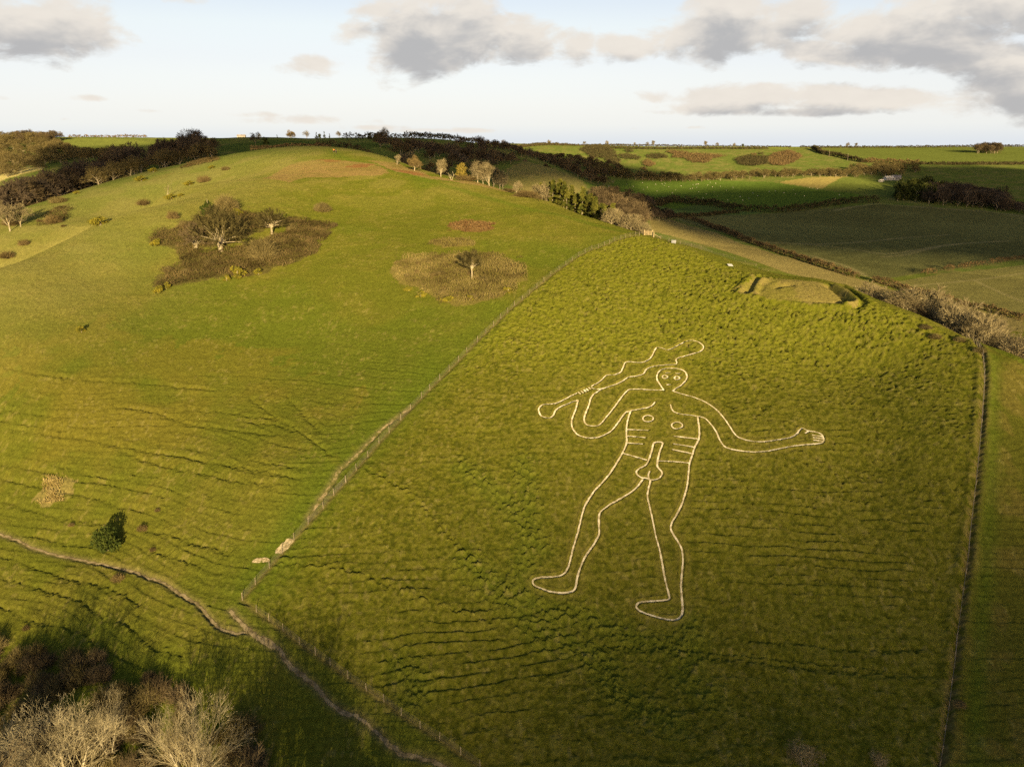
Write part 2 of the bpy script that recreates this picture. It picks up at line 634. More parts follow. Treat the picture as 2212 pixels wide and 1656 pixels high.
PATH_SIDE = zp('I', (-40, 318), (0, 328), (60, 355), (120, 372), (160, 400), (250, 430), (380, 460), (480, 480), (600, 505), (700, 530), (770, 545),
               (850, 580), (930, 605), (1010, 660), (1080, 700), (1130, 730), (1170, 780), (1210, 830), (1260, 870), (1330, 888), (1405, 884))
TRACK = zp('M', (1290, 862), (1200, 930), (1150, 965), (1050, 1050), (980, 1120), (900, 1200), (830, 1270), (770, 1320), (710, 1380), (660, 1470),
           (610, 1550), (560, 1609)) + zp('J', (430, 100), (370, 180), (330, 240))
SCARS = [zp('J', (252, 368), (215, 385), (165, 430), (145, 445)), zp('I', (1430, 492), (1470, 478), (1505, 472), (1532, 484))]
STEP_LINES = [
    [(790, 1012), (850, 1045), (905, 1085), (960, 1145), (1010, 1210), (1035, 1232)],
    [(605, 1212), (680, 1222), (760, 1234), (830, 1262), (900, 1285), (980, 1320), (1060, 1345)],
    [(1300, 1392), (1450, 1402), (1620, 1416), (1800, 1434), (1920, 1448), (2010, 1460)],
    [(540, 860), (600, 902), (660, 940), (718, 985)], [(620, 855), (660, 900), (690, 930)],
    zp('N', (0, 1035), (400, 1080), (650, 1108), (1000, 1180), (1400, 1245), (1700, 1300), (2000, 1350), (2212, 1392)),
    zp('N', (0, 1310), (250, 1350), (500, 1410), (700, 1460)),
    zp('N', (0, 1415), (200, 1470), (450, 1520), (600, 1550), (850, 1605)),
    zp('I', (0, 150), (110, 170), (250, 215), (400, 245), (600, 270)),
    zp('I', (0, 455), (120, 490), (250, 540), (400, 590), (540, 615), (680, 670), (800, 730)),
    zp('I', (0, 590), (150, 615), (280, 665), (430, 710), (560, 780), (700, 840), (800, 910), (880, 980), (1050, 1030)),
    zp('I', (0, 745), (120, 800), (280, 850), (430, 880), (560, 960), (700, 1040), (830, 1100)),
    zp('I', (840, 315), (960, 335), (1060, 375), (1200, 400), (1290, 450)),
    zp('I', (880, 430), (1000, 470), (1130, 510)),
    zp('I', (60, 335), (200, 345), (360, 380), (520, 390)),
    zp('I', (390, 90), (560, 130), (700, 180), (860, 205)),
    zp('N', (960, 860), (1250, 905), (1500, 990), (1750, 1020), (2200, 1080)), zp('N', (1500, 880), (1800, 900), (2200, 950)),
    zp('N', (0, 890), (300, 920), (540, 945)), zp('N', (60, 545), (420, 610), (760, 650), (1180, 665), (1500, 705), (1720, 725)),
    zp('N', (0, 970), (250, 1000), (500, 1045)), zp('N', (1000, 1220), (1300, 1330), (1640, 1390), (1900, 1450), (2200, 1500)),
    zp('N', (730, 1440), (1050, 1510), (1330, 1580)), zp('N', (470, 1325), (680, 1385), (960, 1440), (1080, 1390)),
    zp('M', (0, 975), (180, 1000), (350, 1040)), zp('M', (0, 1280), (220, 1320), (420, 1350)), zp('M', (0, 1360), (300, 1415), (420, 1440)),
    zp('L', (370, 590), (560, 610)), zp('L', (0, 1050), (200, 1080), (480, 1100), (760, 1125), (950, 1140)),
    zp('K', (1150, 1020), (1300, 1040), (1561, 1070)), zp('L', (0, 940), (250, 945), (450, 975), (590, 985)), zp('L', (690, 990), (970, 990)),
]
ROUGH_LINES = [[(1010, 1215), (1060, 1255), (1130, 1290), (1190, 1330)], [(1040, 1250), (1120, 1320), (1180, 1380)],
               [(1190, 1320), (1300, 1350), (1400, 1390), (1480, 1395)], [(1480, 1340), (1500, 1400), (1470, 1460), (1530, 1500)],
               [(1180, 1370), (1290, 1420), (1340, 1500), (1450, 1560)], [(860, 1440), (900, 1480), (880, 1520)],
               [(1130, 1000), (1140, 1140), (1130, 1240)], [(1000, 1010), (1100, 1090), (1160, 1180)]]
# banks and ditches of the square earthwork on the shoulder
DITCH = [(zp('D', (575, 185), (520, 235), (470, 320), (430, 400)), 1.1, -0.7), (zp('D', (680, 245), (625, 300), (590, 370), (600, 410)), 0.9, -0.35),
         (zp('D', (1460, 290), (1540, 335), (1620, 395), (1680, 450), (1715, 490), (1600, 515)), 0.85, -0.95),
         (zp('D', (1640, 300), (1760, 370), (1860, 450), (1915, 520), (1800, 560)), 0.75, -0.55),
         (zp('D', (600, 420), (900, 475), (1200, 490), (1500, 510)), 0.7, -0.22)]
BANK = [(zp('D', (540, 180), (450, 240), (380, 330), (350, 410)), 1.2, 0.5), (zp('D', (630, 215), (560, 290), (530, 370), (520, 430)), 1.2, 0.55),
        (zp('D', (1540, 300), (1680, 370), (1785, 450), (1820, 510), (1700, 550)), 0.8, 0.6), (zp('D', (430, 440), (700, 480), (1000, 530), (1300, 560), (1650, 570)), 1.3, 0.55),
        (zp('D', (800, 300), (880, 285), (970, 278)), 1.0, -0.6), (zp('D', (1680, 300), (1820, 380), (1950, 480), (1960, 540)), 1.2, 0.4)]
EARTHWORK = zp('D', (340, 400), (380, 300), (540, 170), (640, 205), (900, 200), (1200, 240), (1480, 280), (1600, 320), (1790, 420), (1850, 520),
               (1750, 575), (1500, 570), (1200, 560), (900, 520), (600, 470), (420, 440))
PATCH_BIG = zp('A', (0, 520), (100, 425), (300, 355), (480, 295), (660, 245), (760, 215), (900, 195), (1050, 180), (1230, 210), (1500, 262), (1750, 275),
               (1900, 300), (2110, 335), (2000, 460), (1930, 520), (1910, 640), (1720, 730), (1460, 810), (1300, 870), (900, 910), (560, 970),
               (300, 1000), (60, 1030), (160, 920), (220, 850), (380, 770), (380, 610), (250, 580), (100, 560))
HOLLOW = zp('A', (560, 610), (620, 628), (850, 632), (1050, 575), (1200, 520), (1350, 478), (1560, 400), (1660, 335), (1500, 345), (1230, 410), (1100, 480),
            (900, 560), (650, 585))
PATCH_MID = [(845, 585), (853, 566), (890, 553), (960, 549), (1020, 547), (1080, 551), (1120, 563), (1140, 588), (1138, 604), (1110, 626), (1080, 642),
             (1040, 654), (985, 660), (945, 648), (915, 630), (880, 614), (855, 604)]
PATCH_RED = [(968, 489), (980, 480), (1020, 476), (1060, 480), (1070, 490), (1050, 500), (1010, 503), (980, 498)]
PATCH_TAN = [(926, 523), (950, 515), (990, 513), (1028, 520), (1020, 531), (970, 535), (935, 531)]
PATCH_PALE = zp('I', (200, 110), (235, 85), (280, 55), (300, 10), (345, -5), (395, 5), (400, 60), (365, 95), (370, 130), (330, 155), (260, 162), (205, 150))
PATCH_TOP = [zp('2', (50, 570), (200, 490), (340, 440), (560, 410), (760, 420), (980, 450), (1120, 520), (1000, 545), (700, 555), (420, 560), (270, 600)),
             zp('1', (1480, 480), (1560, 450), (1700, 410), (1820, 405), (1800, 425), (1650, 455), (1500, 490)),
             zp('1', (1210, 590), (1300, 540), (1440, 515), (1450, 530), (1350, 570), (1250, 600)),
             zp('2', (950, 420), (1200, 450), (1450, 545), (1700, 590), (2000, 640), (2120, 690), (1800, 620), (1450, 570), (1150, 510))]
PATCH_RUST = [zp('2', (750, 465), (850, 445), (980, 455), (930, 475), (770, 478)), zp('2', (500, 415), (620, 408), (720, 420), (620, 432)),
              zp('2', (1100, 490), (1280, 505), (1450, 545), (1300, 535))]
LUSH_LINES = [(zp('B', (20, 375), (260, 430), (520, 500), (760, 580), (1100, 670), (1500, 790), (1800, 870), (2200, 970)) + zp('C', (300, 590), (700, 680), (1100, 790), (1500, 890)), 2.2),
              (zp('G', (350, 350), (420, 430), (500, 470), (800, 560), (1100, 610)) + zp('B', (20, 375)), 2.6),
              ([(1070, 660), (960, 780), (850, 900), (740, 1010), (650, 1130), (560, 1260)], 4.5),
              ([(2145, 770), (2145, 900), (2138, 1100), (2125, 1300), (2112, 1500), (2105, 1656)], 1.2)]
# farmland polygons (photo outlines)
PASTURE = [(1262, 394), (1330, 388), (1500, 387), (1659, 393), (1711, 399), (1763, 410), (1842, 417), (1897, 429), (1842, 434), (1750, 446), (1659, 456),
           (1594, 453), (1513, 438), (1367, 432), (1300, 410)]
TANFIELD = [(1680, 394), (1755, 383), (1830, 381), (1775, 408), (1711, 399)]
GREENFIELD = [(1775, 408), (1820, 383), (1900, 386), (1940, 400), (1925, 424), (1842, 417)]
SCRUBFIELD = [(1385, 445), (1430, 438), (1513, 441), (1594, 456), (1659, 459), (1600, 464), (1480, 470), (1440, 465)]
ARABLE = [(1452, 469), (1560, 464), (1659, 461), (1780, 451), (1900, 442), (2000, 446), (2080, 452), (2150, 458), (2260, 470), (2260, 552), (2060, 580), (1912, 603),
          (1885, 601), (1790, 572), (1700, 546), (1600, 517), (1500, 487)]
ARABLE_LOW = [(1905, 611), (1950, 606), (2060, 588), (2260, 566), (2260, 700), (2120, 660), (2000, 635)]
STRIP = [(1400, 470), (1450, 474), (1600, 526), (1700, 555), (1880, 610), (1990, 645), (2212, 690), (2212, 720), (1950, 640), (1700, 590), (1560, 540), (1410, 500)]
FARGREEN = [(1775, 324), (1850, 320), (2000, 320.5), (2260, 321), (2260, 353), (2100, 352), (1990, 350), (1900, 347), (1850, 340)]
TOPSTRIP = [(1355, 317), (1500, 315.5), (1700, 317.5), (1760, 320), (1700, 321.5), (1500, 320.5), (1380, 320)]
LEFTGREEN = zp('F', (350, 215), (470, 200), (600, 190), (850, 182), (1100, 184), (1350, 195), (1530, 235), (1540, 245), (1230, 300), (900, 330), (740, 330), (760, 262), (600, 235))
LEFTPALE = zp('F', (-60, 500), (0, 490), (120, 475), (240, 465), (440, 462), (420, 490), (200, 540), (60, 580), (-60, 640))

# ------------------------------------------------------------------ relief and colour of the ground
f32 = np.float32
X = GX.astype(f32)
Y = GY.astype(f32)
BZ = GZ.astype(f32)
RAD = np.repeat(RR[:, None], len(AZ), 1).astype(f32)
near = 1 - sstep(RAD, 330, 470)
wx = (vnoise(X / 3.1, Y / 3.1, 5) - 0.5) * 2.4 + (vnoise(X / 0.9, Y / 0.9, 6) - 0.5) * 0.9
wy = (vnoise(X / 3.1, Y / 3.1, 7) - 0.5) * 2.4 + (vnoise(X / 0.9, Y / 0.9, 8) - 0.5) * 0.9
XW, YW = X + wx, Y + wy


def soft_mask(photo_poly, feather=True):
    m = inside(polyw(photo_poly), XW if feather else X, YW if feather else Y)
    return m.astype(f32)


field = inside(FIELD, X, Y).astype(f32)
n_big = fbm(X / 38, Y / 38, 31, 3)
n_mid = fbm(X / 11, Y / 11, 41, 4)
n_pat = fbm(X / 4.0, Y / 4.0, 51, 4)
n_tus = fbm(X / 0.58, Y / 0.58, 61, 2)
n_fin = fbm(X / 0.36, Y / 0.36, 71, 2)
n_spk = vnoise(X / 0.21, Y / 0.21, 81)

# upper and right part of the figure's field is the roughest
upper = sstep(Y, 132, 158) * field
rightw = sstep(X, 22, 40) * field * sstep(Y, 96, 120)
rough = np.clip(0.15 * field + 0.26 * upper + 0.08 * rightw, 0, 1)
rl = line_dist([spline(np.array([cast(*p) for p in l]), per=4) for l in ROUGH_LINES], 5.0)
band = np.exp(-(np.minimum(rl, 9) / 2.2) ** 2) * field
rough = np.clip(rough + 0.5 * band * (0.5 + n_mid), 0, 1.3)
rough_left = (0.13 + 0.05 * sstep(Y, 215, 240)) * (1 - field)
tus = np.maximum(n_tus - 0.42, 0) * 1.9
hgt = near * ((rough + rough_left) * (tus * 0.80 + (n_fin - 0.5) * 0.44 + (n_spk - 0.5) * 0.16) + (n_pat - 0.5) * (0.10 + 0.08 * rough) + (n_mid - 0.5) * 0.35)
hgt += (1 - near) * (n_mid - 0.5) * 0.6 * (1 - sstep(RAD, 1500, 3000))

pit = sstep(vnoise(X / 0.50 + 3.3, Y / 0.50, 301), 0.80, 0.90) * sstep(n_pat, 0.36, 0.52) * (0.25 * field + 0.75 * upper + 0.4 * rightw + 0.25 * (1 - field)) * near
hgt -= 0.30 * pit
# hoof-trodden terracettes that follow the contours
def terraces(step, w, seed, amp):
    ph = BZ / step + 0.85 * (fbm(X / 16, Y / 16, seed, 3) - 0.5) * 2 + 0.22 * (vnoise(X / 2.2, Y / 2.2, seed + 3) - 0.5) + 0.13 * (n_fin - 0.5)
    f = ph - np.floor(ph)
    g = np.where(f < w, 1 - f / w, (f - w) / (1 - w))
    row = np.floor(ph)
    on = sstep(vnoise(X / 19 + row * 7.7, Y / 40 + row * 3.1, seed + 9), 0.12, 0.50)
    return (g - 0.5) * amp * on


low_left = (1 - field) * (1 - sstep(Y, 138, 165)) * near
t_l = (terraces(0.60, 0.16, 101, 0.115) + terraces(0.34, 0.22, 111, 0.065)) * low_left
t_r = terraces(0.62, 0.26, 131, 0.21) * field * near * (1 - 0.7 * upper) * (0.35 + 0.9 * sstep(n_big, 0.4, 0.65)) * sstep(vnoise(X / 4.5, Y / 2.5, 171), 0.25, 0.55)
t_u = terraces(1.1, 0.2, 151, 0.15) * (1 - field) * near * (1 - low_left) * 0.35
hgt += t_l + t_r + t_u
sd_ = line_dist([spline(np.array([cast(*p) for p in l]), per=5) + (np.random.RandomState(i).rand(1, 2) - .5) * 0 for i, l in enumerate(STEP_LINES)], 2.6)
sdw = sd_ + (n_fin - 0.5) * 0.55 + (n_tus - 0.5) * 0.45
hgt += np.where(np.isfinite(sd_), -0.18 * np.exp(-(np.clip(sdw, 0, 9) / 0.23) ** 2) + 0.08 * np.exp(-((np.clip(sdw, 0, 9) - 1.0) / 0.5) ** 2), 0) * (0.55 + 0.8 * n_pat)
sd2 = line_dist([spline(np.array([cast(*p) for p in l]), per=5) for l in STEP_LINES[:2]], 2.6)
hgt += np.where(np.isfinite(sd2), 0.26 * np.exp(-((np.clip(sd2, 0, 9) - 0.1) / 0.5) ** 2) * (0.3 + n_tus), 0)

# earthwork
ewp = np.array([cast_near(p[0], p[1], 192) for p in EARTHWORK])
ewm = inside(ewp, X, Y).astype(f32)
hgt *= 1 - 0.72 * ewm
for (pts, wdt, amp) in DITCH + BANK:
    q = np.array([cast_near(p[0], p[1], 190) for p in pts])
    d = line_dist([spline(q, per=5)], wdt * 2.6)
    hgt += 1.25 * np.where(np.isfinite(d), amp * np.exp(-(np.minimum(d, 99) / wdt) ** 2), 0)


PATHS = {}
for nm, pts, wdt, dep in (('main', PATH_MAIN, 0.25, 0.12), ('side', PATH_SIDE, 0.17, 0.24), ('track', TRACK, 0.24, 0.10)):
    g = spline(np.array([cast(*p) for p in pts]), per=5)
    rs = np.random.RandomState(len(pts))
    g[1:-1] += (rs.rand(len(g) - 2, 2) - 0.5) * 0.22
    PATHS[nm] = (g, wdt)
    d = line_dist([g], 1.6)
    fl = np.where(np.isfinite(d), 1 - sstep(d, wdt * 0.9, wdt * 0.9 + 0.45), 0)
    hgt = hgt * (1 - fl) - dep * fl

# ---------------- the chalk figure: outline strokes
FIG = {
    'club_outline': [zp('S', (535, 414), (580, 392), (610, 367), (640, 339), (690, 336), (735, 318), (750, 290), (765, 255), (790, 247), (850, 252), (895, 248),
                        (930, 230), (950, 205), (970, 165), (985, 150), (1020, 155), (1050, 166), (1090, 155), (1140, 128), (1190, 106), (1230, 103), (1270, 115),
                        (1298, 140), (1295, 160), (1275, 178), (1220, 195), (1160, 212), (1125, 222), (1112, 235), (1118, 255), (1105, 265), (1050, 268), (980, 275),
                        (930, 288), (905, 305), (890, 330), (840, 345), (790, 352), (750, 378), (715, 395), (660, 415), (610, 430), (560, 432), (535, 420))],
    'club_handle': [zp('S', (440, 460), (400, 478), (350, 505), (300, 528), (255, 535), (215, 537), (190, 548), (178, 570), (185, 600), (200, 618), (235, 628),
                       (262, 626), (280, 605), (295, 575), (330, 552), (380, 532), (428, 512))],
    'finger': [zp('S', (446, 452), (464, 468)), zp('S', (466, 444), (484, 460)), zp('S', (484, 436), (501, 452)), zp('S', (501, 429), (517, 444)),
               zp('S', (518, 421), (533, 434)), zp('S', (2040, 745), (2112, 756)), zp('S', (2044, 762), (2116, 771)), zp('S', (2048, 780), (2112, 787))],
    'thumb': [zp('S', (2015, 718), (1992, 733))],
    'arm_outline': [zp('S', (430, 514), (445, 510), (440, 530), (430, 570), (410, 620), (402, 660), (410, 700), (440, 740), (490, 760), (545, 765), (600, 755),
                       (660, 725), (700, 685), (740, 630), (770, 592), (805, 582)),
                    zp('S', (610, 432), (580, 450), (550, 470), (530, 500), (520, 540), (500, 590), (487, 635), (495, 665), (520, 680), (575, 683), (600, 668),
                       (640, 620), (690, 560), (740, 490), (770, 455), (790, 437)),
                    zp('S', (1088, 445), (1150, 465), (1240, 490), (1320, 525), (1390, 575), (1440, 630), (1475, 680), (1510, 735), (1550, 765), (1620, 785),
                       (1700, 790), (1790, 780), (1880, 765), (1930, 740), (1955, 710), (1975, 700), (2015, 718)),
                    zp('S', (2015, 718), (2060, 724), (2100, 738), (2117, 765), (2115, 790), (2090, 803), (2000, 810), (1900, 822), (1800, 842), (1720, 856),
                       (1640, 860), (1560, 853), (1490, 840), (1440, 820), (1410, 775), (1385, 720), (1350, 670), (1310, 632), (1260, 618))],
    'shoulder': [zp('S', (790, 437), (850, 433), (950, 438), (1030, 441))],
    'head_outline': [zp('S', (1030, 440), (1010, 410), (985, 370), (983, 340), (1000, 310), (1040, 294), (1090, 291), (1140, 298), (1175, 315), (1187, 345),
                        (1178, 375), (1150, 405), (1120, 425), (1088, 445))],
    'eyebrow': [zp('S', (1043, 324), (1076, 321)), zp('S', (1111, 327), (1140, 327))],
    'mouth': [zp('S', (1049, 403), (1080, 404))],
    'collar': [zp('S', (968, 520), (950, 545), (915, 560), (860, 570), (805, 580)), zp('S', (1075, 538), (1085, 570), (1105, 590), (1150, 603), (1210, 610), (1260, 618))],
    'flank': [zp('S', (805, 580), (790, 620), (778, 680), (775, 740), (776, 800), (750, 865)), zp('S', (1260, 618), (1265, 660), (1272, 710), (1268, 770), (1240, 830), (1220, 890), (1205, 935))],
    'belt': [zp('S', (750, 868), (820, 888), (915, 915)), zp('S', (990, 920), (1100, 925), (1205, 935))],
    'rib': [zp('S', (780, 708), (925, 713)), zp('S', (780, 752), (905, 762)), zp('S', (778, 798), (888, 806)), zp('S', (1098, 752), (1262, 772)),
            zp('S', (1095, 804), (1245, 828)), zp('S', (1088, 843), (1225, 872))],
    'loin_outline': [zp('S', (960, 800), (945, 860), (925, 920), (905, 950), (870, 970), (845, 990), (850, 1015), (880, 1035), (915, 1040), (945, 1050), (985, 1045),
                        (1010, 1025), (1018, 1000), (1000, 975), (985, 955), (990, 910), (1005, 850), (1022, 800), (990, 793), (960, 800)),
                     zp('S', (930, 1042), (925, 1015), (935, 990))],
    'leg_outline': [zp('S', (750, 865), (720, 915), (660, 1010), (590, 1090)) + zp('T', (560, 100), (500, 190), (480, 240), (455, 340), (440, 400), (415, 480), (395, 560),
                       (375, 630), (355, 660), (320, 680), (260, 688), (190, 692), (150, 702), (136, 720), (150, 745), (200, 770), (280, 792), (350, 798), (400, 788),
                       (428, 765), (440, 700), (460, 630), (490, 560), (530, 500), (575, 430), (590, 390), (588, 330), (590, 270), (605, 240), (650, 205), (710, 170),
                       (780, 130), (840, 85), (888, 25)),
                    zp('S', (1205, 935), (1198, 1000), (1190, 1080)) + zp('T', (1175, 120), (1150, 200), (1115, 270), (1085, 320), (1078, 360), (1095, 400), (1130, 455),
                       (1152, 500), (1160, 560), (1155, 640), (1147, 720), (1150, 800), (1158, 880), (1155, 935), (1138, 965), (1105, 980), (1050, 978), (980, 960),
                       (910, 938), (860, 915), (843, 890), (855, 868), (890, 858), (950, 853), (1010, 848), (1055, 843), (1068, 830), (1060, 790), (1040, 710),
                       (1020, 600), (1000, 500), (975, 410), (955, 310), (935, 220), (920, 150), (925, 90), (940, 30))],
}


def ring(cx, cy, rx, ry):
    return zp('S', *[(cx + rx * math.cos(a), cy + ry * math.sin(a)) for a in np.linspace(0, 2 * math.pi, 17)])


FIG['eye'] = [ring(1038, 350, 18, 11), ring(1120, 358, 18, 11)]
FIG['nipple'] = [ring(923, 633, 35, 22), ring(1120, 680, 37, 23)]
FIGL = []
for nm, ls in FIG.items():
    for l in ls:
        g = np.array([cast(*p) for p in l])
        FIGL.append((nm, spline(g, closed=False, per=6) if len(g) > 2 else densify(g, 0.4)))
fd = line_dist([g for _, g in FIGL], 2.2)
fdw = fd + (n_spk - 0.5) * 0.10
fcut = np.where(np.isfinite(fd), 1 - sstep(fdw, 0.20, 0.28), 0)
flip = np.where(np.isfinite(fd), np.exp(-((np.minimum(fdw, 9) - 0.42) / 0.16) ** 2), 0)
fcalm = np.where(np.isfinite(fd), 1 - sstep(fd, 0.6, 1.6), 0)
hgt = hgt * (1 - 0.75 * fcalm)
hgt = hgt * (1 - fcut) - 0.13 * fcut + 0.13 * flip * (0.6 + 0.8 * n_fin)

# ---------------- colours (plants and soil, with some light and shade painted in)
def lerp(c, m, col):
    col = np.asarray(col, dtype=f32)
    return c + (col - c) * m[..., None]


C = np.empty(GX.shape + (3,), dtype=f32)
C[:] = (0.092, 0.096, 0.0120)
C = lerp(C, sstep(n_big + 0.6 * (n_mid - 0.5), 0.42, 0.66) * 0.5, (0.118, 0.108, 0.016))       # drier, straw-tinted turf
C = lerp(C, sstep(n_pat, 0.50, 0.72) * 0.30, (0.132, 0.116, 0.020))
C = lerp(C, sstep(n_pat, 0.52, 0.30) * 0.28, (0.074, 0.086, 0.009))
C = lerp(C, sstep(fbm(X / 26, Y / 26, 35, 3), 0.50, 0.66) * 0.5, (0.072, 0.094, 0.0095))
# the long-grazed lower left slope is straw coloured
ll = inside(polyw([(0, 720), (250, 700), (620, 760), (760, 850), (700, 960), (500, 1010), (250, 1040), (0, 1080)]), X + wx * 6, Y + wy * 6).astype(f32)
C = lerp(C, ll * sstep(n_mid, 0.30, 0.60) * 0.45, (0.130, 0.104, 0.016))
C = lerp(C, (1 - field) * sstep(Y, 240, 330) * sstep(n_mid, 0.40, 0.62) * 0.5, (0.165, 0.135, 0.036))
C = lerp(C, (1 - field) * sstep(-X, 60, 120) * sstep(Y, 130, 190) * (0.35 + 0.5 * n_mid), (0.175, 0.158, 0.046))
# figure field: long green grass, bleached on the tussock tops
C = lerp(C, field * 0.75, (0.092, 0.089, 0.0085))
C = lerp(C, upper * 0.8, (0.128, 0.132, 0.0115))  # backscatter glow of the upper slope, put into its grass colour
C = lerp(C, field * sstep(n_tus, 0.48, 0.72) * 0.42, (0.128, 0.116, 0.022))
C = lerp(C, field * sstep(n_fin, 0.56, 0.8) * 0.35, (0.135, 0.118, 0.026))
C = lerp(C, field * sstep(n_tus, 0.42, 0.24) * 0.6, (0.036, 0.044, 0.005))  # shade in the gaps between tussocks, painted into the grass
right_of = inside(polyw(FENCE_RIGHT[8:] + [(2300, 1650), (2300, 800), (2212, 790), (2130, 752)]), X, Y).astype(f32)
C = lerp(C, right_of * 0.8, (0.076, 0.074, 0.011))
C = lerp(C, pit * 0.75, (0.020, 0.022, 0.004))  # shadow of the small pits painted dark
C = lerp(C, right_of * sstep(n_pat, 0.4, 0.65) * 0.5, (0.130, 0.100, 0.024))
C = lerp(C, np.clip(band, 0, 1) * 0.45, (0.085, 0.105, 0.012))
C = lerp(C, near * sstep(vnoise(X / 0.5, Y / 0.8, 311), 0.72, 0.9) * sstep(n_pat, 0.4, 0.6) * 0.45, (0.190, 0.160, 0.045))
C = lerp(C, fcalm * 0.5 * (n_fin), (0.16, 0.13, 0.03))
for pts, wdt in LUSH_LINES:
    d = line_dist([spline(np.array([cast(*p) for p in pts]), per=4)], wdt * 2)
    C = lerp(C, np.where(np.isfinite(d), np.exp(-(np.minimum(d, 99) / wdt) ** 2), 0) * 0.6, (0.066, 0.092, 0.0085))
for pp in PATCH_TOP:
    C = lerp(C, soft_mask(pp) * (0.35 + 0.6 * n_pat), (0.185, 0.120, 0.046))
for pp in PATCH_RUST:
    C = lerp(C, soft_mask(pp) * 0.75, (0.150, 0.068, 0.026))
ew = inside(ewp, XW, YW).astype(f32)
C = lerp(C, ew * (0.55 + 0.45 * sstep(n_pat, 0.3, 0.6)) * 0.68, (0.205, 0.158, 0.052))
big = soft_mask(PATCH_BIG) * (1 - soft_mask(HOLLOW))
midp = soft_mask(PATCH_MID)
C = lerp(C, big * 0.7, (0.070, 0.054, 0.020))
C = lerp(C, midp * 0.6, (0.150, 0.112, 0.036))
C = lerp(C, soft_mask(PATCH_RED) * 0.8, (0.135, 0.078, 0.028))
C = lerp(C, soft_mask(PATCH_TAN) * 0.6, (0.180, 0.130, 0.040))
C = lerp(C, soft_mask(PATCH_PALE) * 0.6, (0.220, 0.170, 0.060))
# worn lips along the fences and the foot tracks
fl_ = line_dist([np.array([cast(*p) for p in FENCE_LEFT]), np.array([cast(*p) for p in FENCE_LOW])], 2.0)
C = lerp(C, np.where(np.isfinite(fl_), np.exp(-(np.minimum(fl_, 9) / 0.42) ** 2), 0) * 0.6, (0.120, 0.090, 0.034))
hgt += np.where(np.isfinite(fl_), -0.18 * np.exp(-((np.minimum(fl_, 9)) / 0.45) ** 2), 0)
FRW = np.array([cast(*p) for p in FENCE_RIGHT])
fr_ = line_dist([FRW], 3.0)
hgt += np.where(np.isfinite(fr_), 0.40 * np.exp(-((np.minimum(fr_, 9) - 0.9) / 0.6) ** 2) * (0.3 + n_pat) - 0.30 * np.exp(-(np.minimum(fr_, 9) / 0.45) ** 2), 0)
C = lerp(C, np.where(np.isfinite(fr_), np.exp(-(np.minimum(fr_, 9) / 0.8) ** 2), 0) * 0.6 * sstep(n_tus, 0.3, 0.6), (0.145, 0.105, 0.046))
for nm in ('main', 'side', 'track'):
    g, wdt = PATHS[nm]
    d = line_dist([g], 2.0)
    C = lerp(C, np.where(np.isfinite(d), np.exp(-(np.minimum(d, 9) / (wdt + 0.35)) ** 2), 0) * 0.65, (0.135, 0.105, 0.052))

# farmland
far = 1 - near
hillmask = RAD < 460
fz = np.zeros(GX.shape, dtype=np.int8)
C = lerp(C, far, (0.070, 0.088, 0.018))
C = lerp(C, far * sstep(n_mid, 0.45, 0.7) * 0.6, (0.120, 0.105, 0.035))
nb2 = fbm(X / 90, Y / 90, 401, 3)


def farm(poly, col, idx, var=0.15, rows=None):
    global C
    m = inside(polyw(poly), X, Y)
    mf = m.astype(f32)
    c2 = np.asarray(col, dtype=f32)
    C = lerp(C, mf, col)
    C *= (1 + (mf * var * (nb2 - 0.5) * 2.4 + mf * var * (n_pat - 0.5) * 1.2))[..., None]
    if rows is not None:
        ang, sp, k = rows
        q = X * math.cos(ang) + Y * math.sin(ang) + 3.0 * (nb2 - 0.5)
        C *= (1 + mf * k * (np.sin(q / sp * 2 * math.pi) * 0.5) * (RAD < 1200))[..., None]
    fz[m] = idx
    return m


farm([(330, 318), (440, 319), (760, 314), (1000, 318), (980, 336), (800, 322), (760, 320), (620, 318), (480, 321)], (0.052, 0.072, 0.016), 0, 0.2)
farm(STRIP, (0.150, 0.122, 0.042), 1, 0.2, (0.35, 2.6, 0.10))
farm(SCRUBFIELD, (0.060, 0.085, 0.022), 2, 0.3)
farm(ARABLE, (0.082, 0.082, 0.028), 1, 0.25, (0.95, 3.4, 0.14))
farm(ARABLE_LOW, (0.118, 0.108, 0.034), 1, 0.2, (0.25, 3.2, 0.10))
farm(PASTURE, (0.058, 0.088, 0.014), 2, 0.12)
farm(TANFIELD, (0.180, 0.145, 0.045), 2, 0.2)
farm(GREENFIELD, (0.080, 0.095, 0.020), 2, 0.2)
farm(FARGREEN, (0.070, 0.084, 0.018), 2, 0.08)
farm(TOPSTRIP, (0.110, 0.125, 0.026), 2, 0.08)
farm(LEFTGREEN, (0.095, 0.108, 0.024), 2, 0.12)
farm(LEFTPALE, (0.250, 0.215, 0.080), 2, 0.08)
C = lerp(C, inside(polyw([(1130, 348), (1200, 362), (1270, 408), (1240, 420), (1150, 420), (1090, 395), (1095, 365)]), XW, YW).astype(f32) * (0.4 + 0.4 * n_pat), (0.150, 0.118, 0.042))
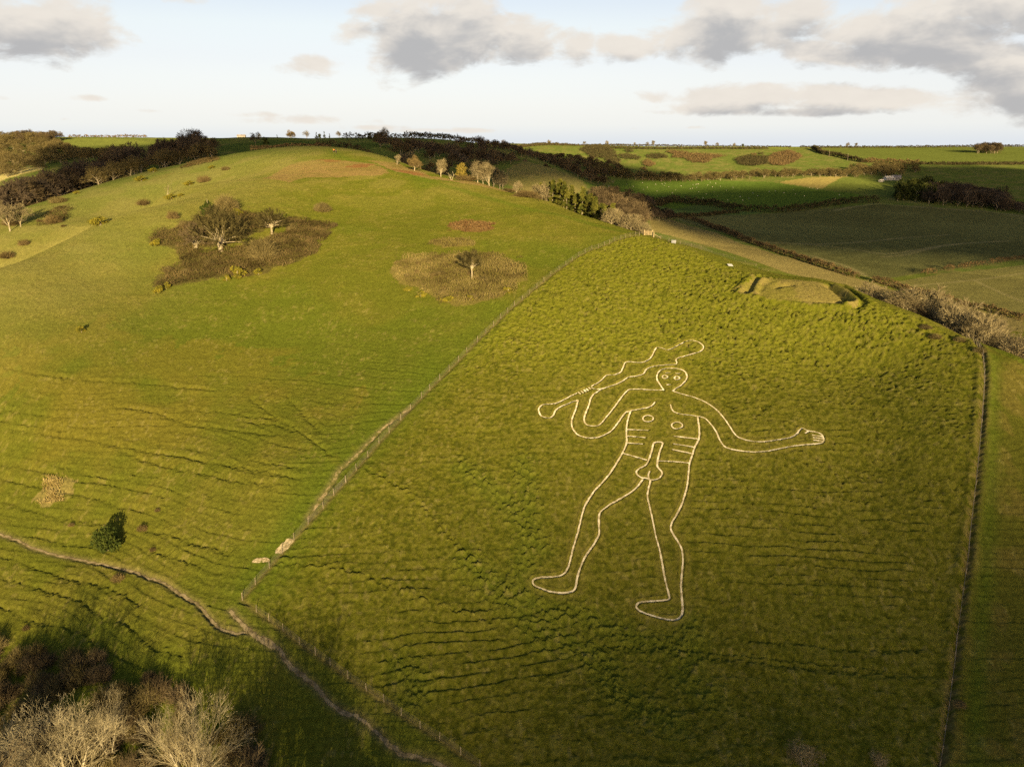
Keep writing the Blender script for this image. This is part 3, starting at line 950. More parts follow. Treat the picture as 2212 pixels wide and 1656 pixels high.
for ln, wdt in ((zp('4', (-300, 1090), (400, 1110), (1000, 1070), (1500, 1030)), 1.6), (zp('4', (300, 1110), (700, 1150), (1000, 1190), (1500, 1115), (2000, 1085)), 1.6),
                (zp('4', (950, 1215), (1150, 1195), (1480, 1120), (1900, 1085)), 1.4), (zp('4', (370, 1210), (640, 1290), (800, 1370)), 2.0),
                (zp('4', (1150, 1460), (1700, 1410), (2120, 1350)), 1.0), (zp('4', (1720, 1415), (1900, 1500), (2120, 1590)), 1.0),
                (zp('4', (560, 830), (760, 795), (940, 777), (1200, 800), (1640, 830), (1900, 850), (2120, 885)), 2.6)):
    d = line_dist([spline(np.array([cast(*p) for p in ln]), per=4)], wdt * 2.2)
    C = lerp(C, np.where(np.isfinite(d), np.exp(-(np.minimum(d, 99) / wdt) ** 2), 0) * 0.55, (0.190, 0.160, 0.070))
C *= (0.84 + 0.32 * vnoise(X / 0.33, Y / 0.33, 91))[..., None]
C *= (0.90 + 0.20 * n_fin)[..., None]
np.clip(C, 0.002, 0.9, out=C)

FZ = GZ + hgt                                       # finished ground, relative to the camera


def ground_z(x, y):
    return _bil(FZ, x, y) + CAMZ


def gpt(u, v, dz=0.0, ymin=0.0):
    x, y = cast(u, v, ymin)
    return Vector((x, y, float(ground_z(x, y)) + dz))


# ------------------------------------------------------------------ ground material and meshes
def ground_material(name, bump=0.25, bscale=2.3):
    mt = bpy.data.materials.new(name)
    mt.use_nodes = True
    N = NT(mt.node_tree)
    at = N.node('ShaderNodeAttribute', attribute_name='tint')
    geo = N.node('ShaderNodeNewGeometry')
    n1 = N.noise(geo.outputs['Position'], bscale, 5, 0.7)
    n2 = N.noise(geo.outputs['Position'], bscale * 4.0, 3, 0.7)
    var = N.m('ADD', N.m('MULTIPLY', n1, 0.62), N.m('MULTIPLY', n2, 0.62))
    sc = N.node('ShaderNodeVectorMath', operation='SCALE')
    N.put(sc.inputs[0], at.outputs['Color'])
    N.put(sc.inputs['Scale'], N.m('ADD', N.m('MULTIPLY', N.m('SUBTRACT', var, 0.62), 1.7), 1.0))
    bp = N.node('ShaderNodeBump')
    bp.inputs['Strength'].default_value = 0.8
    bp.inputs['Distance'].default_value = bump
    N.put(bp.inputs['Height'], N.m('ADD', n1, N.m('MULTIPLY', n2, 0.35)))
    b = N.node('ShaderNodeBsdfDiffuse')
    b.inputs['Roughness'].default_value = 1.0
    N.put(b.inputs[0], sc.outputs[0])
    N.put(b.inputs['Normal'], bp.outputs[0])
    o = N.node('ShaderNodeOutputMaterial')
    N.l.new(b.outputs[0], o.inputs[0])
    return mt


M_TURF = ground_material('turf', 0.30, 2.2)
M_FARM = ground_material('farmland_soil_and_grass', 0.30, 0.6)
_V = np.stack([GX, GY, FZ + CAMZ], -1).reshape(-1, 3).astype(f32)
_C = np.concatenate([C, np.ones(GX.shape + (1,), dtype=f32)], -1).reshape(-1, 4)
_nr, _nc = GX.shape
_id = np.arange(_nr * _nc, dtype=np.int32).reshape(_nr, _nc)
_F = np.stack([_id[:-1, :-1], _id[:-1, 1:], _id[1:, 1:], _id[1:, :-1]], -1).reshape(-1, 4)
_fk = np.where(hillmask[:-1, :-1], 9, fz[:-1, :-1]).ravel()
for key, nm, mt in ((9, 'hill', M_TURF), (1, 'arable_field', M_FARM), (2, 'pasture_field', M_FARM), (0, 'far_hills', M_FARM)):
    ff = _F[_fk == key]
    used = np.zeros(_nr * _nc, dtype=bool)
    used[ff.ravel()] = True
    remap = np.cumsum(used) - 1
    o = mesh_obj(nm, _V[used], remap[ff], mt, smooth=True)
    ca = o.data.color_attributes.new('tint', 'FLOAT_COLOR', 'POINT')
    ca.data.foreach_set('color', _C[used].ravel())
    tag(o, kind='structure')


# ------------------------------------------------------------------ simple materials
def noisy(name, c1, c2, scale=3.0, rough=1.0, bump=0.0, detail=4, objrand=0.0, mid=(0.35, 0.65), island=0.0):
    mt = bpy.data.materials.new(name)
    mt.use_nodes = True
    N = NT(mt.node_tree)
    geo = N.node('ShaderNodeNewGeometry')
    n = N.noise(geo.outputs['Position'], scale, detail, 0.65)
    f = N.smooth(n, mid[0], mid[1])
    c = N.mix(f, c1, c2)
    if objrand:
        oi = N.node('ShaderNodeObjectInfo')
        hv = N.node('ShaderNodeHueSaturation')
        N.put(hv.inputs['Color'], c)
        N.put(hv.inputs['Value'], N.m('ADD', N.m('MULTIPLY', oi.outputs['Random'], objrand * 2), 1 - objrand))
        c = hv.outputs[0]
    if island:
        hv = N.node('ShaderNodeHueSaturation')
        N.put(hv.inputs['Color'], c)
        N.put(hv.inputs['Value'], N.m('ADD', N.m('MULTIPLY', geo.outputs['Random Per Island'], island * 2), 1 - island))
        c = hv.outputs[0]
    b = N.node('ShaderNodeBsdfDiffuse')
    b.inputs['Roughness'].default_value = rough
    N.put(b.inputs[0], c)
    if bump:
        bp = N.node('ShaderNodeBump')
        bp.inputs['Distance'].default_value = bump
        bp.inputs['Strength'].default_value = 0.8
        N.put(bp.inputs['Height'], n)
        N.put(b.inputs['Normal'], bp.outputs[0])
    o = N.node('ShaderNodeOutputMaterial')
    N.l.new(b.outputs[0], o.inputs[0])
    return mt


M_CHALK = noisy('chalk', (0.29, 0.24, 0.13), (0.57, 0.50, 0.35), 1.3, 1.0, 0.08)
M_PATH = noisy('trodden_chalky_soil', (0.095, 0.074, 0.036), (0.215, 0.170, 0.095), 1.1, 1.0, 0.06, 6)
M_SCAR = noisy('bare_chalk_rubble', (0.14, 0.11, 0.04), (0.42, 0.34, 0.21), 2.4, 1.0, 0.12, 6)
M_TRACK = noisy('eroded_soil', (0.09, 0.085, 0.022), (0.25, 0.19, 0.10), 0.8, 1.0, 0.1, 6, mid=(0.42, 0.62))


def ribbon(name, g, width, mat, parent=None, lift=0.03, wob=0.25, seed=0, base=True, sub=0.16, taper=False, fine=1.0):
    """a strip of ground that follows the relief"""
    g = densify(g, sub)
    rs = np.random.RandomState(seed)
    t = np.gradient(g, axis=0)
    t /= np.maximum(np.hypot(t[:, 0], t[:, 1]), 1e-9)[:, None]
    nrm_ = np.stack([-t[:, 1], t[:, 0]], 1)
    k = len(g)
    s = np.arange(k) * sub
    wl = width * (0.5 + wob * fine * (vnoise(s / 0.5, s * 0, seed) - 0.5) + wob * (vnoise(s / 2.0, s * 0, seed + 1) - 0.5))
    wr = width * (0.5 + wob * fine * (vnoise(s / 0.5, s * 0, seed + 2) - 0.5) + wob * (vnoise(s / 2.0, s * 0, seed + 3) - 0.5))
    if taper:
        e = np.minimum(1, np.minimum(s, s[-1] - s) / (width * 1.2) + 0.25)
        wl, wr = wl * e, wr * e
    a = g + nrm_ * wl[:, None]
    b = g - nrm_ * wr[:, None]
    zf = base_z if base else ground_z
    za, zb, zm = zf(a[:, 0], a[:, 1]) + lift, zf(b[:, 0], b[:, 1]) + lift, zf(g[:, 0], g[:, 1]) + lift
    P = np.empty((k, 3, 3))
    P[:, 0] = np.column_stack([a, za])
    P[:, 1] = np.column_stack([g, zm])
    P[:, 2] = np.column_stack([b, zb])
    i = np.arange(k - 1) * 3
    F = np.concatenate([np.stack([i, i + 3, i + 4, i + 1], 1), np.stack([i + 1, i + 4, i + 5, i + 2], 1)])
    return mesh_obj(name, P.reshape(-1, 3), F, mat, parent, smooth=True)


fc = gpt(1420, 985)
figure = empty('chalk_figure', fc)
tag(figure, 'white chalk outline of a giant holding a club, cut into the green hillside', 'hill figure')
for k, (nm, g) in enumerate(FIGL):
    wd = 0.28 if nm in ('eye', 'eyebrow', 'mouth', 'finger', 'thumb') else (0.23 if nm in ('rib', 'nipple', 'belt') else 0.25)
    if nm == 'shoulder':
        wd = 0.32
    o = ribbon(nm, g, wd, M_CHALK, figure, lift=-0.06 + 0.004 * (k % 3), wob=0.22, seed=k * 5)
    o.matrix_parent_inverse = Matrix.Translation(-fc)
for nm, lift, lab in (('main', -0.075, None), ('side', -0.18, None), ('track', -0.05, None)):
    g, wdt = PATHS[nm]
    o = ribbon('path' if nm != 'track' else 'worn_path', g, wdt * 2.0 if nm == 'main' else wdt * 1.7, M_PATH if nm != 'track' else M_TRACK, None, lift=lift, wob=0.6 if nm == 'track' else 0.4,
               seed=len(g))
    tag(o, kind='structure')
for k, pts in enumerate(SCARS):
    g = spline(np.array([cast(*p) for p in pts]), per=5)
    o = ribbon('bare_chalk_ground', g, 1.15 if k == 0 else 0.9, M_SCAR, None, lift=0.05, wob=0.5, seed=900 + k, base=False, sub=0.2, taper=True, fine=0.25)
    tag(o, kind='structure')

# ------------------------------------------------------------------ unseen clouds put behind the camera, towards the sun, to shade the land
mt = bpy.data.materials.new('shade_cloud_surface')
mt.use_nodes = True
N = NT(mt.node_tree)
b = N.node('ShaderNodeBsdfDiffuse')
b.inputs[0].default_value = (0.85, 0.85, 0.87, 1)
o = N.node('ShaderNodeOutputMaterial')
N.l.new(b.outputs[0], o.inputs[0])
M_CLOUD = mt


def shade_cloud(x, y, half_along, half_across, dist=2600, seed=0, depth=220, flat=1.0, rag=0.76):
    """unseen mesh placed towards the sun to shade the ground round (x, y)"""
    z = float(ground_z(x, y))
    c = Vector((x, y, z)) + SUNV * dist
    n = 26
    rs = np.random.RandomState(seed)
    V, F = [], []
    fwd = Vector((SUNV.x, SUNV.y, 0)).normalized()
    side = Vector((-fwd.y, fwd.x, 0))
    for i in range(n + 1):
        th = math.pi * i / n
        for j in range(2 * n):
            ph = math.pi * j / n
            d = np.array([math.sin(th) * math.cos(ph), math.sin(th) * math.sin(ph), math.cos(th)])
            q = float(fbm(np.array([d[0] * 2.2 + seed * 3.1 + d[2]]), np.array([d[1] * 2.2 + d[2] * 1.7 + 9]), seed + 700, 4)[0])
            r = 1.0 + rag * (q - 0.5)
            d = np.sign(d) * np.abs(d) ** flat
            p = c + fwd * (d[0] * depth * r) + side * (d[1] * half_across * r) + Vector((0, 0, d[2] * half_along * math.sin(SUN_EL) * r))
            V.append(tuple(p))
    for i in range(n):
        for j in range(2 * n):
            k = (j + 1) % (2 * n)
            F.append((i * 2 * n + j, (i + 1) * 2 * n + j, (i + 1) * 2 * n + k, i * 2 * n + k))
    o = mesh_obj('unseen_shade_cloud', V, F, M_CLOUD, smooth=True)
    tag(o, kind='structure')
    return o

# ------------------------------------------------------------------ plants
class Geo:
    """collects tubes and leaf faces into one mesh"""
    def __init__(s):
        s.v = []
        s.f = []

    def tube(s, pts, rad, sides):
        n0 = len(s.v)
        m = len(pts)
        for i in range(m):
            p = pts[i]
            d = (pts[min(i + 1, m - 1)] - pts[max(i - 1, 0)])
            if d.length < 1e-9:
                d = Vector((0, 0, 1))
            d.normalize()
            a = d.orthogonal().normalized()
            b = d.cross(a)
            r = rad[i]
            for k in range(sides):
                t = 2 * math.pi * k / sides
                q = p + a * (math.cos(t) * r) + b * (math.sin(t) * r)
                s.v.append((q.x, q.y, q.z))
        for i in range(m - 1):
            for k in range(sides):
                k2 = (k + 1) % sides
                s.f.append((n0 + i * sides + k, n0 + i * sides + k2, n0 + (i + 1) * sides + k2, n0 + (i + 1) * sides + k))

    def tri(s, p, d, w, L, side):
        n0 = len(s.v)
        a = side * (w * 0.5)
        s.v.extend([tuple(p - a), tuple(p + a), tuple(p + d * L)])
        s.f.append((n0, n0 + 1, n0 + 2))

    def leaf(s, c, a, b):
        n0 = len(s.v)
        s.v.extend([tuple(c - a), tuple(c - b * 0.6 + a * 0.2), tuple(c + a), tuple(c + b)])
        s.f.append((n0, n0 + 1, n0 + 2, n0 + 3))

    def obj(s, name, mat, parent):
        return mesh_obj(name, s.v, s.f, mat, parent)


def rvec(r):
    while True:
        v = Vector((r.uniform(-1, 1), r.uniform(-1, 1), r.uniform(-1, 1)))
        if 0.05 < v.length < 1:
            return v.normalized()


DIMS = {}


def measure(root, *geos):
    """true height and width of a model, used to scale it"""
    v = np.array(sum((g.v for g in geos), []))
    DIMS[root.name] = (float(np.percentile(v[:, 2], 99.7)), float(np.percentile(np.hypot(v[:, 0], v[:, 1]), 97) * 2))
    return root


def fan_tree(name, seed, W_, H, th, bark, twig, limbs=16, subs=10, twigs=8, tw=0.05, low=-6, stems=1, r0=None):
    """old wind-clipped tree: short trunk, limbs fanning out to a dense domed crown"""
    r = random.Random(seed)
    T, Cw = Geo(), Geo()
    r0 = r0 or H * 0.05
    for s in range(stems):
        dx = (s - (stems - 1) / 2) * r0 * 1.6
        T.tube([Vector((dx, 0, -0.4)), Vector((dx * 0.9, 0.0, th * 0.4)), Vector((dx * 1.7, 0.05 * r0, th)), Vector((dx * 2.2, 0, th * 1.35))], [r0 * 1.25, r0, r0 * 0.8, r0 * 0.45], 8)
    c = Vector((0, 0, th))
    hz = H - th

    def shell(d):
        return 1 / math.sqrt((d.x * d.x + d.y * d.y) / (W_ / 2) ** 2 + (d.z / hz) ** 2 + 1e-9)

    for k in range(limbs):
        az = 2.4 * k + r.uniform(-.3, .3)
        el = math.radians(low + (86 - low) * (((k + 0.5) / limbs) ** 0.9))
        d = Vector((math.cos(az) * math.cos(el), math.sin(az) * math.cos(el), math.sin(el)))
        L = shell(d) * r.uniform(0.82, 0.98)
        p = c + Vector((r.uniform(-1, 1), r.uniform(-1, 1), r.uniform(-.3, .6))) * r0 * 0.6
        pts = [p.copy()]
        dd = (d + Vector((0, 0, 0.55))).normalized()
        for i in range(6):
            dd = (dd * 0.75 + (c + d * L - p).normalized() * 0.45 + rvec(r) * 0.22).normalized()
            p = p + dd * (L / 6.2)
            pts.append(p.copy())
        rl = r0 * r.uniform(0.28, 0.46)
        T.tube(pts[:5], [rl * (1 - 0.16 * i) for i in range(5)], 5)
        Cw.tube(pts[4:], [rl * 0.36, rl * 0.22, rl * 0.08], 3)
        for j in range(subs):
            t = r.uniform(0.22, 0.98) * 6
            i = min(int(t), 5)
            q = pts[i].lerp(pts[i + 1], t - i)
            od = (q - c).normalized()
            sd = (od * 0.9 + rvec(r) * 0.75 + Vector((0, 0, 0.12))).normalized()
            room = max(shell(od) - (q - c).length, 0.06 * W_)
            Ls = min(room * 1.05, 0.26 * W_) * r.uniform(0.7, 1.0)
            sp = [q.copy()]
            for m in range(3):
                sd = (sd + rvec(r) * 0.3 + Vector((0, 0, 0.08))).normalized()
                q = q + sd * (Ls / 3)
                sp.append(q.copy())
            Cw.tube(sp, [tw * 1.5, tw * 1.1, tw * 0.7, tw * 0.3], 3)
            for m in range(twigs):
                u = r.uniform(0.15, 1.0) * 3
                i2 = min(int(u), 2)
                b = sp[i2].lerp(sp[i2 + 1], u - i2)
                nd = ((b - c).normalized() * 0.7 + rvec(r) * 0.9).normalized()
                Cw.tri(b, nd, tw * 1.5, W_ * r.uniform(0.04, 0.10), nd.orthogonal().normalized())
    root = empty(name, (0, 0, -500))
    T.obj('trunk', bark, root)
    Cw.obj('crown', twig, root)
    return measure(root, T, Cw)


def bare_tree(name, seed, H, bark, twig, trunk_h=0.25, spread=0.9, levels=4, kids=(7, 6, 5, 4), thick=0.032, twig_w=0.02, lean=(0, 0), stems=1,
              up=0.25, extra=0, first_len=0.42, wob=0.22, ang=(28, 62), tsides=6, droop=0.0, tl=(0.05, 0.11), tj=0.7):
    """leafless tree: trunk and limbs in one part, the spray of twigs in the other"""
    r = random.Random(seed)
    T, Cw = Geo(), Geo()
    tips = []

    def branch(p, d, L, rad, lev):
        nseg = 5 if lev == 0 else (4 if lev <= 2 else 3)
        pts, rads = [p.copy()], [rad]
        for i in range(nseg):
            d = (d + rvec(r) * wob * (1.0 if lev else 0.5) + Vector((0, 0, up * (0.5 if lev < 2 else 0.22) - droop * lev)) * (0.35 if lev else 0.1)).normalized()
            p = p + d * (L / nseg)
            pts.append(p.copy())
            rads.append(rad * (1 - (0.55 if lev < levels else 0.85) * (i + 1) / nseg))
        g = T if lev < 1 or (lev < 2 and rad > H * 0.012) else Cw
        g.tube(pts, rads, tsides if lev == 0 else (5 if lev == 1 else 3))
        if lev >= levels:
            tips.append((pts[-1], d))
            return
        n = kids[min(lev, len(kids) - 1)]
        n = max(2, int(round(n * r.uniform(0.8, 1.2))))
        az = r.uniform(0, 6.28)
        for k in range(n):
            lo = trunk_h if lev == 0 else 0.25
            t = lo + (1 - lo) * ((k + r.uniform(0.1, 0.9)) / n)
            fi = t * nseg
            i = min(int(fi), nseg - 1)
            q = pts[i].lerp(pts[i + 1], fi - i)
            dd = (pts[i + 1] - pts[i]).normalized()
            az += 2.4 + r.uniform(-0.5, 0.5)
            a1 = dd.orthogonal().normalized()
            a2 = dd.cross(a1)
            an = math.radians(r.uniform(*ang)) * (spread if lev < 2 else 1)
            nd = dd * math.cos(an) + (a1 * math.cos(az) + a2 * math.sin(az)) * math.sin(an)
            if nd.z < -0.15:
                nd.z *= 0.4
                nd.normalize()
            rr_ = rads[i] + (rads[i + 1] - rads[i]) * (fi - i)
            branch(q, nd, L * r.uniform(0.52, 0.80) * (1.15 - 0.5 * t if lev else first_len / 0.42 * (1.08 - 0.35 * t)), max(rr_ * r.uniform(0.5, 0.7), twig_w * 0.5), lev + 1)

    for sidx in range(stems):
        d = Vector((lean[0] + r.uniform(-.06, .06), lean[1] + r.uniform(-.06, .06), 1)).normalized()
        off = Vector((0, 0, -0.35))
        if stems > 1:
            a = 6.28 * sidx / stems + r.uniform(-.4, .4)
            d = Vector((math.cos(a) * 0.42 + lean[0], math.sin(a) * 0.42 + lean[1], 1)).normalized()
            off = Vector((math.cos(a) * H * 0.02, math.sin(a) * H * 0.02, -0.35))
        branch(off, d, H * r.uniform(0.60, 0.68), H * thick * (1 if stems == 1 else 0.62), 0)
    for (p, d) in tips:
        for k in range(extra):
            nd = (d + rvec(r) * tj + Vector((0, 0, 0.12))).normalized()
            Cw.tri(p - d * r.uniform(0, H * 0.06), nd, twig_w * 1.7, H * r.uniform(*tl), nd.orthogonal().normalized())
    root = empty(name, (0, 0, -500))
    T.obj('trunk', bark, root)
    Cw.obj('crown', twig, root)
    return measure(root, T, Cw)


def twiggy_bush(name, seed, W_, H, twig, n=420, stemmat=None, tw=0.03, fan=1.0, layered=True):
    """rounded leafless bush: fans of twigs that rise from a few short stems"""
    r = random.Random(seed)
    T, Cw = Geo(), Geo()
    for k in range(5):
        a = r.uniform(0, 6.28)
        d = Vector((math.cos(a) * 0.6, math.sin(a) * 0.6, 1)).normalized()
        p0 = Vector((0, 0, -0.2))
        pts = [p0 + d * (H * 0.14 * i) + rvec(r) * 0.03 * H for i in range(4)]
        T.tube(pts, [H * 0.03, H * 0.024, H * 0.018, H * 0.01], 5)
    for k in range(n):
        a = r.uniform(0, 6.28)
        e = math.asin(r.uniform(0.0, 1.0) ** (0.75 / fan))
        d = Vector((math.cos(a) * math.cos(e), math.sin(a) * math.cos(e), math.sin(e)))
        lim = 1 / math.sqrt((d.x ** 2 + d.y ** 2) / (W_ / 2) ** 2 + (d.z / H) ** 2 + 1e-9)
        lim *= r.uniform(0.78, 1.05)
        t0 = r.uniform(0.18, 0.62)
        p = d * lim * t0
        pts = [p.copy()]
        dd = d.copy()
        m = 3
        for i in range(m):
            dd = (dd + rvec(r) * 0.32 + Vector((0, 0, 0.10))).normalized()
            p = p + dd * (lim * (1 - t0) / m)
            pts.append(p.copy())
        Cw.tube(pts, [tw, tw * 0.75, tw * 0.5, tw * 0.22], 3)
        for q in range(2):
            nd = (dd + rvec(r) * 0.8).normalized()
            Cw.tri(pts[r.randint(1, 3)], nd, tw * 1.3, lim * r.uniform(0.12, 0.26), nd.orthogonal().normalized())
    root = empty(name, (0, 0, -500))
    T.obj('trunk', stemmat or twig, root)
    Cw.obj('crown', twig, root)
    return measure(root, T, Cw)


def leafy(name, seed, W_, H, leafmat, bark, n=1500, ls=0.22, trunk=0.15, clumps=12, shape='dome', part='crown', squash=1.0):
    """evergreen: leaf-sized faces gathered in clumps, gaps between them"""
    r = random.Random(seed)
    T, Cw = Geo(), Geo()
    T.tube([Vector((0, 0, -0.3)), Vector((0.03 * H, 0, H * 0.35)), Vector((0, 0.02 * H, H * 0.75))], [W_ * 0.045, W_ * 0.032, W_ * 0.012], 6)
    cs = []
    for k in range(clumps):
        if shape == 'cone':
            z = r.uniform(0.08, 1.0) ** 0.9
            rad = (1 - z) * W_ * 0.46 + 0.05 * W_
            a = r.uniform(0, 6.28)
            q = rad * r.uniform(0.35, 1.0)
            cs.append((Vector((math.cos(a) * q, math.sin(a) * q, z * H)), W_ * 0.17 * (1.15 - 0.75 * z)))
        else:
            d = rvec(r)
            d.z = abs(d.z)
            q = r.uniform(0.35, 0.82)
            cs.append((Vector((d.x * W_ * 0.5 * q, d.y * W_ * 0.5 * q, H * (trunk + (1 - trunk) * d.z * q))), W_ * r.uniform(0.13, 0.24)))
    for k in range(n):
        c, rad = cs[r.randrange(len(cs))]
        d = rvec(r)
        p = c + Vector((d.x, d.y, d.z * (0.55 if shape == 'cone' else 0.75) * squash)) * rad * (r.uniform(0.3, 1) ** 0.5)
        if p.z < 0.02:
            p.z = 0.02
        a = (d + rvec(r) * 0.8).normalized() * ls * r.uniform(0.6, 1.3)
        b = a.cross(rvec(r)).normalized() * ls * 0.55
        Cw.leaf(p, a, b)
    root = empty(name, (0, 0, -500))
    T.obj('trunk', bark, root)
    Cw.obj(part, leafmat, root)
    return measure(root, T, Cw)


BARK_PALE = noisy('pale_bark', (0.22, 0.175, 0.10), (0.42, 0.35, 0.22), 2.0, 1.0, 0.02)
BARK_FORE = noisy('pale_grey_bark', (0.28, 0.235, 0.15), (0.50, 0.43, 0.29), 1.2)  # palest bark, kept for the corner trees
TWIG_FORE = noisy('fore_pale_twigs', (0.17, 0.138, 0.072), (0.34, 0.285, 0.165), 0.6, objrand=0.1, island=0.2)  # paler twigs of the corner trees
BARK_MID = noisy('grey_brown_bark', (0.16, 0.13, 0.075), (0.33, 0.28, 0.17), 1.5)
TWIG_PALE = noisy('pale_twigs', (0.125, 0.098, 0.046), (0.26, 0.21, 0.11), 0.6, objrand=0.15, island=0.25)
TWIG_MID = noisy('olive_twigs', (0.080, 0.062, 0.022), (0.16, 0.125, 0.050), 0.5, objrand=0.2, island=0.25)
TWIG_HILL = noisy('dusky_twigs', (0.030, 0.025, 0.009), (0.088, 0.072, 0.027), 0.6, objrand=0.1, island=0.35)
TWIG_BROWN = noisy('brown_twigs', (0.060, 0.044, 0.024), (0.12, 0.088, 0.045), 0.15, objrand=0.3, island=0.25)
TWIG_DARK = noisy('dark_twigs', (0.055, 0.043, 0.030), (0.11, 0.080, 0.050), 0.12, objrand=0.3, island=0.25)  # dark tone also stands in for shade on the left wood
TWIG_RUST = noisy('russet_twigs', (0.080, 0.056, 0.022), (0.165, 0.118, 0.046), 0.2, objrand=0.25, island=0.25)
LEAF_DARK = noisy('dark_evergreen', (0.020, 0.030, 0.007), (0.060, 0.072, 0.014), 0.9, island=0.35)
LEAF_PINE = noisy('yellow_green_needles', (0.034, 0.040, 0.008), (0.105, 0.098, 0.018), 0.35, objrand=0.25, island=0.3)  # yellow green foliage of the conifer stand
LEAF_GORSE = noisy('gorse', (0.075, 0.075, 0.012), (0.20, 0.165, 0.020), 1.2, island=0.35)
LEAF_OCHRE = noisy('ochre_leaves', (0.11, 0.085, 0.016), (0.22, 0.165, 0.035), 0.8, island=0.3)
SCRUB_BROWN = noisy('brown_bramble', (0.036, 0.026, 0.010), (0.125, 0.090, 0.036), 0.14, island=0.45, detail=6)
SCRUB_TAN = noisy('tan_scrub', (0.070, 0.052, 0.018), (0.190, 0.148, 0.052), 0.16, island=0.4, detail=6)
SCRUB_RED = noisy('red_bracken', (0.105, 0.055, 0.022), (0.200, 0.125, 0.050), 0.5, island=0.4)
GRASS_PALE = noisy('pale_dead_grass', (0.20, 0.145, 0.045), (0.34, 0.26, 0.10), 0.9, island=0.3)
HEDGE_BROWN = noisy('brown_hedge', (0.075, 0.050, 0.024), (0.170, 0.115, 0.048), 0.25, island=0.45, detail=6)
HEDGE_DARK = noisy('dark_hedge', (0.035, 0.032, 0.014), (0.085, 0.068, 0.030), 0.2, island=0.4, detail=6)
LEAF_FAR = noisy('far_evergreens', (0.028, 0.036, 0.010), (0.075, 0.080, 0.018), 0.1, objrand=0.3, island=0.3)

USED = set()


def put(proto, pos, rz=0.0, sc=1.0, label=None, cat=None, group=None, name=None, tilt=(0, 0), zs=None):
    """first use moves the model itself, later uses copy it with its parts"""
    if proto.name in USED:
        o = copy_tree(proto)
    else:
        o = proto
        USED.add(proto.name)
    o.location = pos
    o.rotation_euler = (tilt[0], tilt[1], rz)
    o.scale = (sc, sc, zs if zs else sc)
    if name:
        o.name = name
    for k in ('group',):
        if k in o:
            del o[k]
    tag(o, label, cat, group)
    return o


R = random.Random(77)

# ---- the wind-bent trees and the single bushes on the hill
def px(u, v, m):
    """metres spanned by m photo pixels at the ground seen at (u, v)"""
    x, y = cast(u, v)
    z = float(base_z(x, y)) - CAMZ
    return m * (y * CP - z * SP) / FPX


def one(proto, u, v, label, cat, rz=0.0, sc=1.0, group=None, dz=0.0, zs=None, name=None):
    p = gpt(u, v, dz)
    return put(proto, p, rz, sc, label, cat, group, zs=zs, name=name)


A = lambda *p: zp('A', p)[0]
t_big = fan_tree('broad_bare_tree', 11, 15.0, 9.5, 1.6, BARK_PALE, TWIG_HILL, 24, 12, 9, 0.06, -8, 2, 0.27)
u, v = A(838, 622)
one(t_big, u, v - 1, 'broad bare tree with a pale forked trunk in the grassy hollow of the brown thicket', 'tree', sc=px(u, v, 140) / DIMS['broad_bare_tree'][1])
t_mid = fan_tree('flat_topped_bare_tree', 12, 9.5, 6.6, 1.7, BARK_PALE, TWIG_HILL, 18, 11, 9, 0.055, -6, 1, 0.22)
u, v = A(1405, 440)
one(t_mid, u, v, 'flat topped bare tree on a short pale trunk at the upper end of the hollow', 'tree', rz=1.0, sc=px(u, v, 76) / DIMS['flat_topped_bare_tree'][1])
t_bush = twiggy_bush('round_bare_bush', 13, 8.0, 4.6, TWIG_MID, 900, BARK_MID, 0.05)
u, v = A(1310, 735)
one(t_bush, u, v - 3, 'pale round bare bush in the dark brown thicket below the flat topped tree', 'bush', sc=px(u, v, 74) / DIMS['round_bare_bush'][1])
t_lone = fan_tree('umbrella_bare_tree', 14, 7.4, 7.2, 2.4, BARK_PALE, TWIG_HILL, 16, 11, 9, 0.055, 4, 1, 0.18)
u, v = zp('2', (1789, 1397))[0]
one(t_lone, u, v, 'lone umbrella crowned bare tree in the tan scrub patch left of the fence', 'tree', rz=2.2, sc=px(u, v, 58) / DIMS['umbrella_bare_tree'][1])
t_side = fan_tree('thicket_bare_tree', 15, 8.0, 5.0, 0.6, BARK_MID, TWIG_BROWN, 14, 10, 8, 0.055, 0, 2, 0.2)
u, v = A(560, 585)
one(t_side, u, v, 'brown many stemmed bare tree merging with the left flank of the broad pale forked tree', 'tree', sc=px(u, v, 80) / DIMS['thicket_bare_tree'][1])
holly = leafy('dark_evergreen_bush', 16, 4.0, 5.4, LEAF_DARK, BARK_MID, 1500, 0.30, clumps=14, trunk=0.1)
u, v = A(700, 225)
one(holly, u, v, 'upright dark evergreen bush at the upper left edge of the brown thicket', 'bush', sc=px(u, v, 34) / 4.0)
u, v = A(905, 180)
one(t_bush, u, v, 'grey bare bush next to the upright dark evergreen at the top of the thicket', 'bush', rz=2.0, sc=px(u, v, 56) / DIMS['round_bare_bush'][1], name='round_bare_bush')
oval = twiggy_bush('oval_bush', 17, 7.0, 3.0, TWIG_MID, 900, None, 0.05)
u, v = A(1965, 185)
one(oval, u, v, 'dense oval olive brown bush alone on the sunny turf right of the thicket', 'bush', sc=px(u, v, 44) / 7.0)
red = twiggy_bush('reddish_bush', 18, 5.0, 3.2, TWIG_RUST, 420, None, 0.045)
u, v = A(310, 265)
one(red, u, v, 'small reddish bare bush with a long shadow on the turf left of the thicket', 'bush', sc=px(u, v, 30) / 5.0)
gorse = leafy('gorse_bush', 19, 3.0, 2.2, LEAF_GORSE, BARK_MID, 700, 0.20, clumps=10, trunk=0.1)
